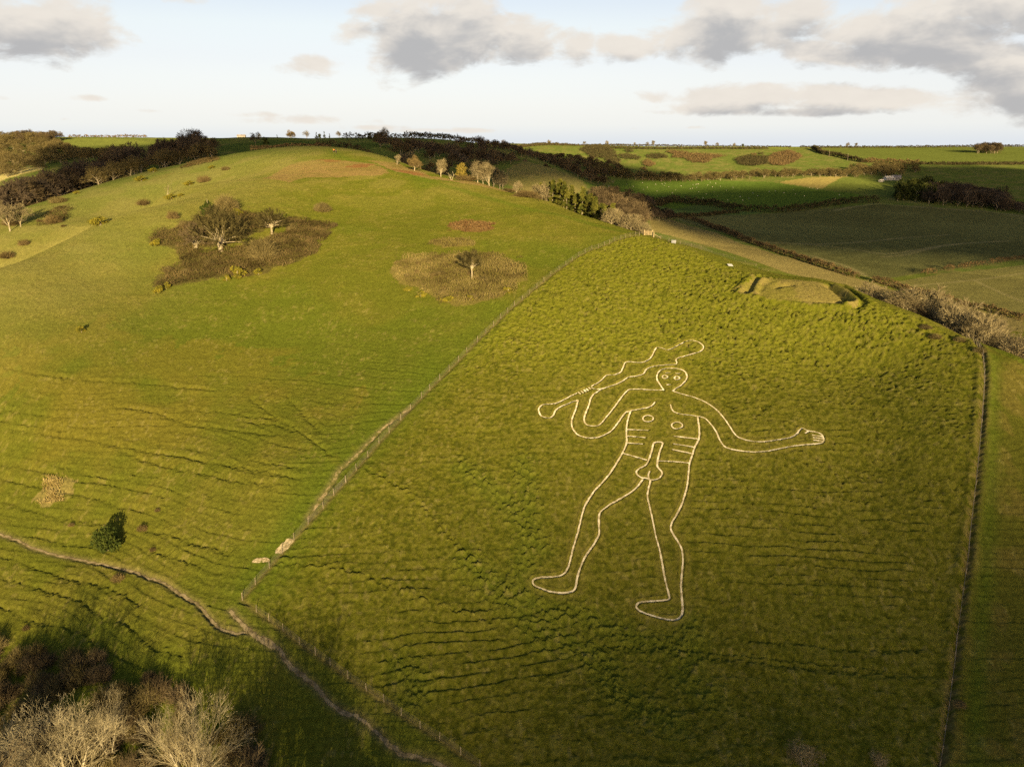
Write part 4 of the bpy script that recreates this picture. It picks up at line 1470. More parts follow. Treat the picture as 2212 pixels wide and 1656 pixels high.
for (a, b, w, lab) in ((1030, 915, 40, 'large yellow green gorse bush on the lower rim of the brown thicket'), (1255, 880, 22, 'gorse bush right of the large one on the lower rim of the thicket'),
                       (905, 950, 20, 'low gorse bush left of the large one on the lower rim of the thicket'), (145, 1085, 26, 'gorse bush at the lowest left tip of the brown thicket'),
                       (235, 1040, 22, 'gorse bush just above the lowest left tip of the thicket'), (120, 560, 26, 'dark green gorse at the far left corner of the thicket'),
                       (1025, 225, 24, 'yellow flowering gorse high up behind the broad pale forked tree')):
    u, v = A(a, b)
    one(gorse, u, v, lab, 'gorse', rz=a * 0.01, sc=px(u, v, w) / 3.0)
Q2 = lambda *p: zp('2', p)[0]
for (a, b, w, lab) in ((1265, 1500, 26, 'gorse clump at the lower left of the tan scrub patch'), (1365, 1550, 30, 'gorse clump in the middle of the lower rim of the tan scrub patch'),
                       (1590, 1590, 34, 'gorse clump at the bottom of the tan scrub patch below the lone tree'), (1785, 1570, 24, 'orange tinted gorse clump on the lower right of the tan scrub patch'),
                       (2090, 1510, 30, 'bright gorse clump beside the fence right of the tan scrub patch')):
    u, v = Q2(a, b)
    one(gorse, u, v, lab, 'gorse', rz=a * 0.02, sc=px(u, v, w) / 3.0, zs=px(u, v, w) / 3.0 * 0.6)
u, v = zp('N', (655, 260))[0]
one(gorse, u, v, 'small dark gorse bush alone on the bare left slope', 'gorse', sc=px(u, v, 24) / 3.0)
u, v = zp('I', (612, 425))[0]
fat = leafy('round_evergreen_bush', 20, 5.4, 5.0, LEAF_DARK, BARK_MID, 2600, 0.24, clumps=26, trunk=0.06)
one(fat, u, v, 'dark round evergreen bush on the lower left slope above the footpath', 'bush', sc=px(u, v, 66) / 5.4, zs=px(u, v, 66) / 5.4 * 1.3)
for (a, b, w, lab) in ((810, 320, 28, 'pinkish bare bush right of the dark round evergreen'), (895, 210, 15, 'tiny pinkish bare bush on the track line above the dark evergreen'),
                       (868, 430, 18, 'tiny bare bush below and right of the dark evergreen'), (670, 600, 34, 'low bare bush hugging the ground below the side footpath'),
                       (405, 290, 16, 'tiny reddish bush left of the dark round evergreen'), (150, 880, 20, 'low bare bush on the lowest track left of the tree shadows')):
    u, v = zp('I', (a, b))[0]
    one(red, u, v, lab, 'bush', rz=a * 0.03, sc=px(u, v, w) / 5.0, zs=px(u, v, w) / 5.0 * 0.8, name='reddish_bush')
# bottom right
thorn = bare_tree('small_bare_thorn', 21, 3.4, BARK_PALE, TWIG_PALE, trunk_h=0.12, spread=1.1, levels=3, kids=(8, 6, 5), thick=0.03, twig_w=0.022, stems=3, up=0.15, extra=2)
one(thorn, 1737, 1658, 'pale bare thorn bush at the foot of the slope below the figure', 'bush', sc=px(1737, 1650, 80) / DIMS['small_bare_thorn'][1], zs=px(1737, 1650, 62) / DIMS['small_bare_thorn'][0])
one(thorn, 1897, 1655, 'smaller bare thorn bush between the pale thorn and the right fence', 'bush', rz=2.0, sc=px(1897, 1650, 46) / DIMS['small_bare_thorn'][1], zs=px(1897, 1650, 40) / DIMS['small_bare_thorn'][0], name='small_bare_thorn')
u, v = zp('L', (1185, 1320))[0]
one(red, u, v, 'reddish bramble clump beside the right hand fence', 'bush', sc=px(u, v, 34) / 5.0, zs=px(u, v, 34) / 5 * 0.5, name='reddish_bush')
for (a, b, w, lab) in ((960, 520, 30, 'upper dark bramble tuft on the right shoulder under the bare wood'), (1080, 650, 30, 'middle dark bramble tuft on the right shoulder'),
                       (1390, 690, 28, 'dark bramble tuft on the shoulder left of the row of pale posts'), (1640, 830, 30, 'bramble tuft in the corner by the bend of the right fence')):
    u, v = zp('H', (a, b))[0]
    one(oval, u, v, lab, 'bush', rz=a * 0.02, sc=px(u, v, w) / 7.0, zs=px(u, v, w) / 7.0 * 0.8, name='oval_bush')

# left flank: bushes and trees of the gully and the further strip
Q1 = lambda *p: zp('1', p)[0]
for (a, b, w, lab, pr) in ((440, 940, 90, 'large reddish brown bush clump on the further strip at the far left', red), (325, 925, 30, 'small bush with a shadow left of the large reddish clump', red),
                           (525, 970, 24, 'small bush right of and below the large reddish clump', red), (1185, 790, 66, 'long reddish bush in the gully on the left flank', red),
                           (90, 960, 90, 'russet bush clump at the left edge under the pale tree', red), (60, 1230, 80, 'russet bush at the left edge low in the gully', red),
                           (200, 1120, 60, 'brown bush at the left edge in the middle of the gully', red), (1690, 600, 70, 'bare brown bush with pale grass on the upper left flank', red),
                           (480, 770, 60, 'olive bush on the crest of the further strip', oval), (1870, 500, 34, 'flat olive bush high on the upper left flank', oval)):
    u, v = Q1(a, b)
    w *= 0.5
    one(pr, u, v, lab, 'bush', rz=a * 0.017, sc=px(u, v, w) / 5.0, zs=px(u, v, w) / 5.0 * 0.75)
for (a, b, w, lab) in ((830, 950, 110, 'dark gorse bank along the edge of the left spur'), (1420, 740, 70, 'gorse bank by the thin pale sapling on the left flank'), (1500, 715, 40, 'gorse knot right of the thin pale sapling'),
                       (1170, 590, 66, 'gorse bank high on the further strip'), (1270, 515, 50, 'gorse bank near the top of the further strip'), (1755, 485, 40, 'round gorse on the upper left flank'),
                       (1570, 625, 60, 'gorse bank on the upper left flank below the bare brown bush'), (640, 695, 40, 'gorse knot on the crest of the further strip')):
    u, v = Q1(a, b)
    w *= 0.5
    s_ = px(u, v, w) / 3.0
    one(gorse, u, v, lab, 'gorse', rz=0.0, sc=s_, zs=s_ * 0.55)
sap = bare_tree('thin_pale_sapling', 22, 4.0, BARK_PALE, TWIG_PALE, trunk_h=0.35, spread=0.6, levels=2, kids=(8, 5), thick=0.02, twig_w=0.03, up=0.3)
u, v = Q1(1388, 740)
one(sap, u, v, 'thin pale sapling on the left flank', 'tree', sc=px(u, v, 46) / 4.0)

# ---- ridge trees on the right of the dome
B_ = lambda *p: zp('B', p)[0]
ash = bare_tree('pale_ash_tree', 31, 11.0, BARK_PALE, TWIG_PALE, trunk_h=0.22, spread=0.8, levels=4, kids=(8, 6, 5, 4), thick=0.028, twig_w=0.05, up=0.25, extra=3, first_len=0.46)
ash2 = bare_tree('slim_bare_tree', 32, 10.0, BARK_PALE, TWIG_PALE, trunk_h=0.2, spread=0.62, levels=4, kids=(9, 5, 5, 4), thick=0.026, twig_w=0.05, up=0.35, extra=3, first_len=0.36)
oak = bare_tree('round_crowned_tree', 33, 8.0, BARK_PALE, TWIG_RUST, trunk_h=0.22, spread=1.05, levels=4, kids=(9, 7, 5, 5), thick=0.035, twig_w=0.05, up=0.12, extra=4, first_len=0.44)
ochre = leafy('ochre_leaved_tree', 34, 6.0, 8.0, LEAF_OCHRE, BARK_MID, 1500, 0.36, clumps=20, trunk=0.12)


def by_height(proto, u, v, hpx, H, label, cat='tree', rz=0.0, name=None, zs=1.0, group=None, dz=-0.1):
    p = gpt(u, v, dz)
    m = hpx * (p.y * CP - (p.z - CAMZ) * SP) / FPX
    H = DIMS.get(proto.name, (H, H))[0]
    return put(proto, p, rz, m / H, label, cat, group, name=name, zs=m / H * zs)


by_height(oak, *B_(400, 388), 32, 8.0, 'round crowned tan tree alone on the ridge right of the dome')
by_height(ash2, *B_(140, 290), 22, 10.0, 'thin bare snag left of the round crowned tan tree on the ridge', rz=1.0)
by_height(ash, *B_(320, 262), 26, 11.0, 'pale bare tree behind the round crowned tan tree on the ridge', rz=2.0)
by_height(ash2, *B_(787, 470), 37, 10.0, 'slim upright bare tree in the middle of the ridge row', rz=2.4)
dead = bare_tree('dead_tree_stump', 35, 5.0, BARK_PALE, BARK_PALE, trunk_h=0.3, spread=0.8, levels=2, kids=(4, 3), thick=0.06, twig_w=0.1, stems=2, up=0.2)
by_height(dead, *B_(945, 515), 19, 5.0, 'dead broken tree of a few pale limbs on the ridge')
by_height(ochre, *B_(1095, 500), 34, 8.0, 'ochre leaved tree beside the tall pale ridge trees')
by_height(ash, *B_(1330, 560), 46, 10.5, 'tall spreading pale bare tree right of the ochre one', rz=0.6)
by_height(ash2, *B_(1500, 608), 52, 10.0, 'tallest slim pale bare tree on the ridge', rz=3.9)
by_height(ash2, *B_(1410, 580), 34, 10.0, 'ivy stemmed slim bare tree between the two tall pale ridge trees', rz=5.0)
by_height(ash2, *B_(1562, 620), 42, 10.0, 'twin stemmed slim bare tree right of the tallest ridge tree', rz=0.4)
by_height(ash, *B_(1655, 645), 39, 10.5, 'spreading pale bare tree low on the ridge row', rz=1.9)
by_height(ash, *B_(1700, 658), 33, 10.5, 'bushy bare tree at the right end of the ridge row', rz=4.2)
by_height(ash, *B_(1900, 730), 29, 5.0, 'single small pale bare tree apart from the ridge row', rz=2.0)
u, v = B_(650, 370)
by_height(oak, u, v, 18, 8.0, 'small hazy bare tree between the round crowned and the slim ridge tree', rz=3.0)
for (a, b, w, h, lab) in ((2040, 770, 66, 12, 'brown bramble bank on the ridge left of the conifers'), (1150, 525, 60, 10, 'dark scrub under the ochre leaved ridge tree'), (1800, 690, 40, 12, 'scrub beside the single small pale tree on the ridge')):
    u, v = B_(a, b)
    s_ = px(u, v, w) / 5.0
    one(red, u, v, lab, 'bush', sc=s_, zs=s_ * 0.35, name='reddish_bush')

# ---- woods and tree groups: models used many times
pine = leafy('conifer_tree', 41, 5.2, 11.0, LEAF_PINE, BARK_MID, 1100, 0.55, clumps=34, shape='cone')
pine2 = leafy('conifer_tree_b', 42, 4.4, 10.0, LEAF_PINE, BARK_MID, 900, 0.55, clumps=28, shape='cone')
wood = [bare_tree('woodland_bare_tree', 50 + i, 11.0, BARK_PALE, TWIG_PALE, trunk_h=0.22, spread=0.85, levels=3, kids=(10, 7, 6), thick=0.022, twig_w=0.06, up=0.25, extra=5, first_len=0.44, tsides=5) for i in range(3)]
woodb = [bare_tree('brown_woodland_tree', 55 + i, 10.0, BARK_MID, TWIG_BROWN, trunk_h=0.15, spread=1.0, levels=3, kids=(9, 7, 6), thick=0.024, twig_w=0.10, up=0.15, extra=5, first_len=0.48, tsides=4) for i in range(3)]
woodt = [bare_tree('tan_woodland_tree', 60 + i, 9.0, BARK_PALE, TWIG_MID, trunk_h=0.12, spread=1.05, levels=3, kids=(9, 7, 6), thick=0.024, twig_w=0.10, up=0.12, extra=5, first_len=0.48, tsides=4) for i in range(3)]
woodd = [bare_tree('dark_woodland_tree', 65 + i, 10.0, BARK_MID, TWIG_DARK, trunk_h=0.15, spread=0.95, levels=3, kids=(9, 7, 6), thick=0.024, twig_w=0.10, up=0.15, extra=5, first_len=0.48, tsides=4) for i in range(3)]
fareg = leafy('far_evergreen_tree', 70, 6.0, 8.0, LEAF_FAR, BARK_MID, 420, 0.7, clumps=16, trunk=0.1)
farcon = leafy('far_conifer_tree', 71, 5.0, 11.0, LEAF_FAR, BARK_MID, 420, 0.7, clumps=22, shape='cone')
NAMES = {}


def wood_patch(protos, poly, n, hgt, label, group, seed, mind, cat='tree', var=0.2, wide=1.0):
    """scatter single trees over a ground polygon given as (photo column, forward distance)"""
    r = random.Random(seed)
    W_ = np.array([at_y(u, y) for u, y in poly])
    x0, y0 = W_.min(0)
    x1, y1 = W_.max(0)
    got = []
    for _ in range(n * 40):
        if len(got) >= n:
            break
        x, y = r.uniform(x0, x1), r.uniform(y0, y1)
        if not inside(W_, np.array([x]), np.array([y]))[0]:
            continue
        if any((x - a) ** 2 + (y - b) ** 2 < mind * mind for a, b in got):
            continue
        got.append((x, y))
        pr = protos[r.randrange(len(protos))]
        H = pr['H']
        s = hgt * r.uniform(1 - var, 1 + var) / H
        put(pr, (x, y, float(ground_z(x, y)) - 0.15), r.uniform(0, 6.28), s * wide, label, cat, group, zs=s, name=pr.name.split('.')[0].replace('_b', '') if pr.name.endswith('_b') else None)
    return got


for pr in [pine, pine2, fareg, farcon, ash, ash2, oak, ochre] + wood + woodb + woodt + woodd:
    pr['H'] = DIMS[pr.name][0]
pine2.name = 'conifer_tree'
conifers = (pine, pine2)
for pr in conifers:
    pass

wood_patch([pine, pine2], [(1165, 330), (1190, 312), (1240, 292), (1290, 276), (1325, 272), (1340, 290), (1330, 330), (1290, 365), (1230, 380), (1170, 360)], 118, 10.0,
           'sunlit yellow green conifer in the dense stand behind the ridge', 'conifers behind the ridge', 1, 2.6)
wood_patch(wood, [(1322, 258), (1395, 250), (1405, 270), (1350, 280), (1322, 270)], 13, 6.0, 'bushy tan bare tree at the right end of the conifers', 'tan trees below the conifers', 2, 3.2, wide=1.2)
wood_patch(wood, [(1168, 312), (1190, 312), (1190, 330), (1168, 330)], 2, 8.0, 'pale bare tree at the left end of the conifers', 'pale trees left of the conifers', 3, 4)
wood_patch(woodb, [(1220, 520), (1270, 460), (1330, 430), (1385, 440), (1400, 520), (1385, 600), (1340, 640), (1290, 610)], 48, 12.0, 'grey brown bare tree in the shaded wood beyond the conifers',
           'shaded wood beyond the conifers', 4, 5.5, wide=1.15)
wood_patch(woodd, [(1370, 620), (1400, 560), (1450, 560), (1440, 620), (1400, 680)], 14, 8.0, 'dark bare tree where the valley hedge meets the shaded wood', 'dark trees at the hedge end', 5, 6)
# wood on the right behind the shoulder
wood_patch(wood, [(1850, 220), (1890, 206), (1975, 191), (1990, 232), (1860, 236)], 26, 7.6, 'pale twigged low tree at the near end of the wood behind the right shoulder', 'low end of the right wood', 26, 3.6, wide=1.2)
wood_patch(wood, [(1985, 192), (2100, 178), (2260, 160), (2330, 165), (2300, 205), (2150, 228), (1990, 232)], 50, 11.0,
           'pale twigged bare tree in the wood behind the right shoulder', 'bare wood behind the right shoulder', 6, 4.3, wide=1.0, var=0.3)
wood_patch(woodb, [(1950, 195), (2050, 188), (2200, 172), (2250, 180), (2150, 215), (1980, 220)], 26, 7.0, 'brown understorey tree in the wood behind the right shoulder', 'brown understorey of the right wood', 16, 4.0, wide=1.1)
for (u_, y_, lab) in ((1650, 238, 'pale bush like tree over the skyline left of the earthwork'), (1480, 262, 'small pale bush like tree over the skyline by the ridge fence'), (1690, 240, 'pale bush like tree behind the earthwork')):
    x, y = at_y(u_, y_, 545)
    put(wood[1], (x, y, float(ground_z(x, y))), u_, 6.5 / wood[1]['H'], lab, 'tree')

# ---- left: dark wood on the far side of the ridge strip
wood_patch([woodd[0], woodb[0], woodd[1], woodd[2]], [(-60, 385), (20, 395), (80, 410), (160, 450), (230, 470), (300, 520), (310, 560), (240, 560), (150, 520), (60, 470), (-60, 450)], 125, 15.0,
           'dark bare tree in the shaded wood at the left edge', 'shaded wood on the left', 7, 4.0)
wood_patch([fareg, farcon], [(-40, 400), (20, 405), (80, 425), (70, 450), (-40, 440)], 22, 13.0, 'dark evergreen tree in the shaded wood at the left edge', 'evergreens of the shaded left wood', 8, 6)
wood_patch(woodt, [(215, 385), (300, 420), (400, 445), (470, 470), (470, 510), (380, 500), (280, 460), (215, 420)], 22, 8.5, 'bare brown tree on the crest of the left strip', 'crest trees on the left', 9, 7, wide=1.2)
wood_patch(woodb, [(330, 455), (470, 480), (520, 500), (500, 540), (400, 540), (320, 500)], 18, 8.0, 'grey brown bare tree under the skyline clump', 'grey brown trees under the skyline clump', 10, 6)
for (u_, v_, h_, pr, lab) in ((212, 397, 42, oak, 'round bare tree on the crest of the left strip, foremost of the crest'), (265, 372, 28, oak, 'second round bare tree on the left crest'), (330, 345, 20, woodt[1], 'third round bare tree on the left crest, before the dark wood')):
    by_height(pr, u_, v_, h_, 8.0, lab, rz=u_)
# pale tree at the left edge
by_height(ash, 22, 500, 66, 10.5, 'pale bare tree with sunlit limbs at the left edge above the gully')
by_height(ash, 45, 490, 50, 10.5, 'second pale bare tree right behind the one at the left edge', rz=2.0)
# far left sunlit wooded hillside
wood_patch(woodt, [(-90, 700), (0, 690), (90, 700), (140, 760), (180, 830), (160, 960), (120, 1080), (40, 1120), (-90, 1050)], 190, 8.5, 'sunlit bare tree on the wooded hillside at the far left', 'sunlit wood at the far left', 12, 8.5, wide=1.4)
wood_patch(woodb, [(60, 1000), (150, 1010), (160, 1060), (60, 1090)], 22, 10.0, 'tall bare tree on the wooded brow at the far left', 'tall trees on the far left brow', 13, 7)
wood_patch(woodt, [(150, 800), (230, 740), (290, 760), (240, 840), (170, 900)], 34, 8.0, 'sunlit bush like tree below the left green field', 'scrub below the left green field', 14, 8, wide=1.4)
# clump on the skyline and the row of trees left of it
wood_patch(woodd, [(335, 600), (440, 590), (445, 640), (340, 650)], 22, 15.5, 'dark bare tree in the clump on the left skyline', 'clump of dark trees on the left skyline', 15, 4.2, wide=0.8)
for (u_, lab) in ((272, 'first dark tree of the row left of the skyline clump'), (294, 'ivy clad tree of the row left of the skyline clump'), (318, 'last dark tree of the row before the skyline clump')):
    x, y = at_y(u_, 620)
    put(woodd[int(u_) % 3], (x, y, float(ground_z(x, y)) - 0.2), u_, 11.0 / woodd[0]['H'], lab, 'tree')
# skyline behind the dome
for (u_, y_, h_, pr, lab) in ((478, 900, 4, fareg, 'low sunlit bush on the skyline right of the clump'), (552, 560, 8, woodd[0], 'dark bush like tree on the left of the dome crest'), (575, 560, 5, fareg, 'dark round bush beside the bush like tree on the dome crest'),
                              (630, 1000, 11, oak, 'tan round tree on the skyline behind the dome'), (664, 1000, 10, ash, 'pale slender tree on the skyline behind the dome'), (600, 1000, 6, farcon, 'small conical evergreen left of the tan skyline tree'),
                              (685, 1000, 7.5, farcon, 'first conical evergreen in the skyline row'), (691, 1010, 5.5, fareg, 'rounder evergreen in the skyline row'), (702, 990, 8, farcon, 'third conical evergreen in the skyline row'),
                              (713, 1000, 5.5, farcon, 'last conical evergreen in the skyline row'), (734, 1000, 8, ash, 'small lone tree on the skyline right of the evergreens'),
                              (777, 900, 6, woodd[1], 'low dark tree at the left end of the skyline hedge'), (800, 900, 7, fareg, 'dark evergreen in the skyline hedge left of the big bare tree'), (815, 900, 8, oak, 'tan tree behind the skyline hedge'),
                              (834, 900, 13, ash, 'big bare tree standing out on the skyline hedge'), (822, 900, 7, fareg, 'dark evergreen in front of the big skyline tree'),
                              (1088, 1500, 9, woodd[2], 'wide dark tree on the dark skyline'), (1187, 1700, 12, ash, 'slender tree alone on the dark skyline'), (1262, 1900, 9, woodt[0], 'tan tree at the start of the bright skyline strip'),
                              (1312, 2000, 12, ash, 'faint tree pair on the bright skyline strip'), (1370, 2000, 9, ash2, 'first faint slim tree on the bright skyline strip'), (1399, 2000, 11, ash, 'second faint tree on the bright skyline strip'),
                              (1412, 2000, 14, ash2, 'tallest faint slim tree on the bright skyline strip'), (1525, 2100, 15, ash2, 'slim tree in the middle of the right skyline'), (1550, 2100, 12, ash, 'spreading tree right of the slim skyline tree'),
                              (1585, 2100, 11, ash, 'ivy dark tree on the right skyline'), (1605, 2100, 9, fareg, 'small dark evergreen on the right skyline'), (1830, 2200, 14, ash, 'bare tree left of the domed copse on the skyline'),
                              (1848, 2200, 13, ash2, 'smaller bare tree near the domed copse on the skyline')):
    x, y = at_y(u_, y_, 315)
    H = pr['H'] if 'H' in pr.keys() else 8.0
    s = h_ / H
    put(pr, (x, y, float(ground_z(x, y)) - 0.3), u_, s, lab, 'tree')
wood_patch(woodb, [(2096, 1700), (2144, 1700), (2144, 1760), (2096, 1760)], 20, 18.0, 'bare tree in the domed copse on the right skyline', 'domed copse on the right skyline', 17, 6.5, wide=1.15)
# dark wooded hillside in the middle distance
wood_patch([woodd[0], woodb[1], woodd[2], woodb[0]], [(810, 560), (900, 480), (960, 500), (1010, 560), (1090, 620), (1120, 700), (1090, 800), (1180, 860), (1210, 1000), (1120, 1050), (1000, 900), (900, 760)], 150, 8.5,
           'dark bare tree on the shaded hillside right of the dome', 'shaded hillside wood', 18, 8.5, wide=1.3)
wood_patch(woodb, [(1150, 980), (1250, 900), (1300, 930), (1350, 1010), (1340, 1120), (1270, 1200), (1200, 1150)], 80, 9.0, 'brown bare tree on the half lit hillside wood', 'half lit hillside wood', 19, 8.5, wide=1.3)
wood_patch(woodt, [(1270, 1035), (1400, 1038), (1700, 1052), (1850, 1050), (1850, 1075), (1700, 1078), (1400, 1065), (1290, 1075)], 95, 9.0, 'tan bare tree in the belt above the sheep pasture', 'tree belt above the sheep pasture', 20, 5.5, wide=1.35)
wood_patch(woodt, [(1830, 1080), (1900, 1060), (1960, 1080), (1990, 1150), (1900, 1190), (1830, 1160)], 40, 10.0, 'tan bare tree around the farm buildings', 'trees round the farm', 21, 8, wide=1.3)
wood_patch([farcon, fareg], [(1930, 830), (2010, 830), (2030, 900), (2000, 960), (1940, 940)], 38, 14.0, 'dark conifer in the plantation right of the farm', 'conifer plantation in the valley', 22, 5.5)
wood_patch(woodd, [(2005, 815), (2080, 810), (2170, 790), (2175, 850), (2110, 900), (2010, 900)], 70, 14.0, 'dark bare tree in the copse at the far edge of the arable field', 'dark copse above the arable field', 23, 5.5)
wood_patch(woodd, [(2160, 790), (2240, 770), (2260, 800), (2170, 830)], 14, 7.0, 'dark bush like tree at the right end of the dark copse', 'dark bushes right of the copse', 24, 7, wide=1.4)


# ---- scrub and hedges
def scrub(name, mat, poly_px, dens, hmin, hmax, label, cat, seed, holes=None, size=0.34):
    """a thicket: twigs and leaf-sized faces spread over an area"""
    W_ = polyw(poly_px)
    Hs = polyw(holes) if holes else None
    rs = np.random.RandomState(seed)
    x0, y0 = W_.min(0)
    x1, y1 = W_.max(0)
    area = abs(0.5 * np.sum(W_[:, 0] * np.roll(W_[:, 1], -1) - np.roll(W_[:, 0], -1) * W_[:, 1]))
    n = int(dens * (x1 - x0) * (y1 - y0))
    x = rs.uniform(x0, x1, n)
    y = rs.uniform(y0, y1, n)
    jx = (vnoise(x / 2.6, y / 2.6, seed + 1) - 0.5) * 4.6 + rs.normal(size=n) * 0.55
    jy = (vnoise(x / 2.6, y / 2.6, seed + 2) - 0.5) * 4.6 + rs.normal(size=n) * 0.55
    keep = inside(W_, x + jx, y + jy)
    if Hs is not None:
        keep &= ~inside(Hs, x + jx * 0.6, y + jy * 0.6)
    x, y = x[keep], y[keep]
    n = len(x)
    top = hmin + (hmax - hmin) * np.clip(fbm(x / 2.6, y / 2.6, seed + 5, 3) * 1.6 - 0.3, 0, 1)
    h = top * rs.uniform(0.15, 1.0, n) ** 0.7
    z = ground_z(x, y) + h
    c = np.stack([x, y, z], 1)
    a = rs.normal(size=(n, 3))
    a /= np.linalg.norm(a, axis=1)[:, None]
    a[:, 2] = np.abs(a[:, 2]) * 1.3 + 0.2
    b = np.cross(a, rs.normal(size=(n, 3)))
    b /= np.linalg.norm(b, axis=1)[:, None]
    s = size * rs.uniform(0.5, 1.3, n)[:, None]
    V = np.stack([c - b * s * 0.22, c + b * s * 0.22, c + a * s], 1).reshape(-1, 3)
    F = np.arange(n * 3).reshape(-1, 3)
    ctr = V.mean(0)
    o = mesh_obj(name, V - ctr, F, mat)
    o.location = ctr
    tag(o, label, cat)
    return o


scrub('bramble_thicket', SCRUB_BROWN, PATCH_BIG, 17, 0.4, 1.25, 'large dark brown bramble thicket surrounding the grassy hollow on the left slope', 'thicket', 1, holes=HOLLOW)
scrub('scrub_patch', SCRUB_TAN, PATCH_MID, 15, 0.3, 0.9, 'oval tan scrub patch left of the fence around the lone bare tree', 'thicket', 2)
scrub('bracken_patch', SCRUB_RED, PATCH_RED, 16, 0.3, 0.7, 'small oval red brown bracken patch above the two tan patches', 'thicket', 3)
scrub('dry_grass_patch', SCRUB_TAN, PATCH_TAN, 9, 0.2, 0.4, 'faint oval dry grass patch between the red bracken and the tan scrub', 'grass patch', 4)
scrub('dead_grass_patch', GRASS_PALE, PATCH_PALE, 150, 0.05, 0.42, 'pale straw coloured patch of dead grass at the left edge', 'grass patch', 5, size=0.26)
scrub('bracken_patch', SCRUB_BROWN, zp('1', (1480, 480), (1560, 450), (1700, 410), (1820, 405), (1800, 425), (1650, 455), (1500, 490)), 7, 0.3, 1.0, 'long brown bracken strip near the top of the left flank', 'thicket', 6, size=0.5)
scrub('bracken_patch', SCRUB_BROWN, zp('1', (350, 960), (370, 900), (440, 830), (540, 800), (580, 850), (520, 920), (400, 970)), 7, 0.5, 1.6, 'brown bracken around the large bush clump at the far left', 'thicket', 7, size=0.5)
scrub('bramble_thicket', SCRUB_BROWN, zp('B', (1920, 740), (1960, 690), (2212, 770), (2212, 850)) + zp('C', (340, 480), (150, 410), (0, 385)), 10, 0.8, 2.0, 'brown bramble bank on the ridge between the bare trees and the conifers', 'thicket', 8, size=0.5)
rsc = random.Random(31)
for poly, n, lab, grp, ps in ((PATCH_BIG, 26, 'low bare shrub standing in the large dark bramble thicket', 'shrubs in the bramble thicket', (oval, red, t_bush)),
                              (PATCH_MID, 16, 'low bare shrub standing in the oval tan scrub patch', 'shrubs in the tan scrub patch', (oval, red))):
    pw, hw = np.array(poly), np.array(HOLLOW)
    k = 0
    while k < n:
        q = (rsc.uniform(*pw[:, 0][[pw[:, 0].argmin(), pw[:, 0].argmax()]]), rsc.uniform(pw[:, 1].min(), pw[:, 1].max()))
        a1, a2 = np.array([q[0]]), np.array([q[1]])
        if not inside(pw, a1, a2)[0] or inside(hw, a1, a2)[0]:
            continue
        s_ = px(q[0], q[1], rsc.uniform(9, 20)) / 5.0
        put(ps[k % len(ps)], gpt(q[0], q[1], -0.1), k, s_, lab, 'bush', grp, zs=s_ * rsc.uniform(0.7, 1.1), name='low_bare_shrub')
        k += 1
# scrub on the far valley side
FARSCRUB = [((1105, 385), (1190, 365), (1270, 380), (1300, 400), (1200, 412), (1130, 405)), ((1270, 350), (1350, 345), (1480, 365), (1640, 375), (1780, 385), (1660, 410), (1620, 445), (1500, 440), (1420, 405), (1320, 400), (1340, 375)),
            ((1840, 410), (1920, 390), (2120, 390), (2120, 455), (2000, 470), (1890, 460)), ((1085, 430), (1130, 420), (1190, 450), (1150, 480), (1090, 465)), ((930, 340), (980, 335), (1010, 355), (950, 360)),
            ((1070, 490), (1110, 485), (1115, 505), (1075, 508)), ((880, 380), (960, 370), (1070, 400), (1040, 420), (920, 410)), ((1970, 375), (2030, 372), (2010, 390)), ((2030, 365), (2080, 360), (2075, 378))]
FSL = ['scrub bank left of centre on the far valley side', 'long scrub bank across the far valley side', 'scrub bank at the right of the far valley side', 'round scrub knot under the left scrub bank of the far valley side', 'small scrub knot high on the far valley side',
       'small brown bush above the tree belt', 'scrub tongue beside the half lit hillside wood', 'tiny gorse knot above the right scrub bank', 'tiny scrub tuft at the upper right of the far valley side']
for i, (pl, lab) in enumerate(zip(FARSCRUB, FSL)):
    scrub('scrub_bank', HEDGE_BROWN if i % 2 else HEDGE_DARK, zp('3', *pl), 1.5, 0.6, 4.6, lab, 'scrub', 20 + i, size=1.3)
scrub('scrub_bank', HEDGE_BROWN, zp('4', (0, 395), (60, 360), (180, 340), (260, 370), (285, 395), (200, 440), (130, 465), (30, 460), (0, 440)), 1.1, 0.8, 3.0, 'scrub bank below the top of the long dark hedge', 'scrub', 31, size=1.5)
scrub('scrub_bank', HEDGE_DARK, zp('3', (560, 330), (700, 300), (850, 350), (900, 420), (860, 470), (760, 410), (640, 390)), 1.0, 1.0, 4.0, 'brown scrub slope at the top of the half lit hillside', 'scrub', 32, size=1.6)


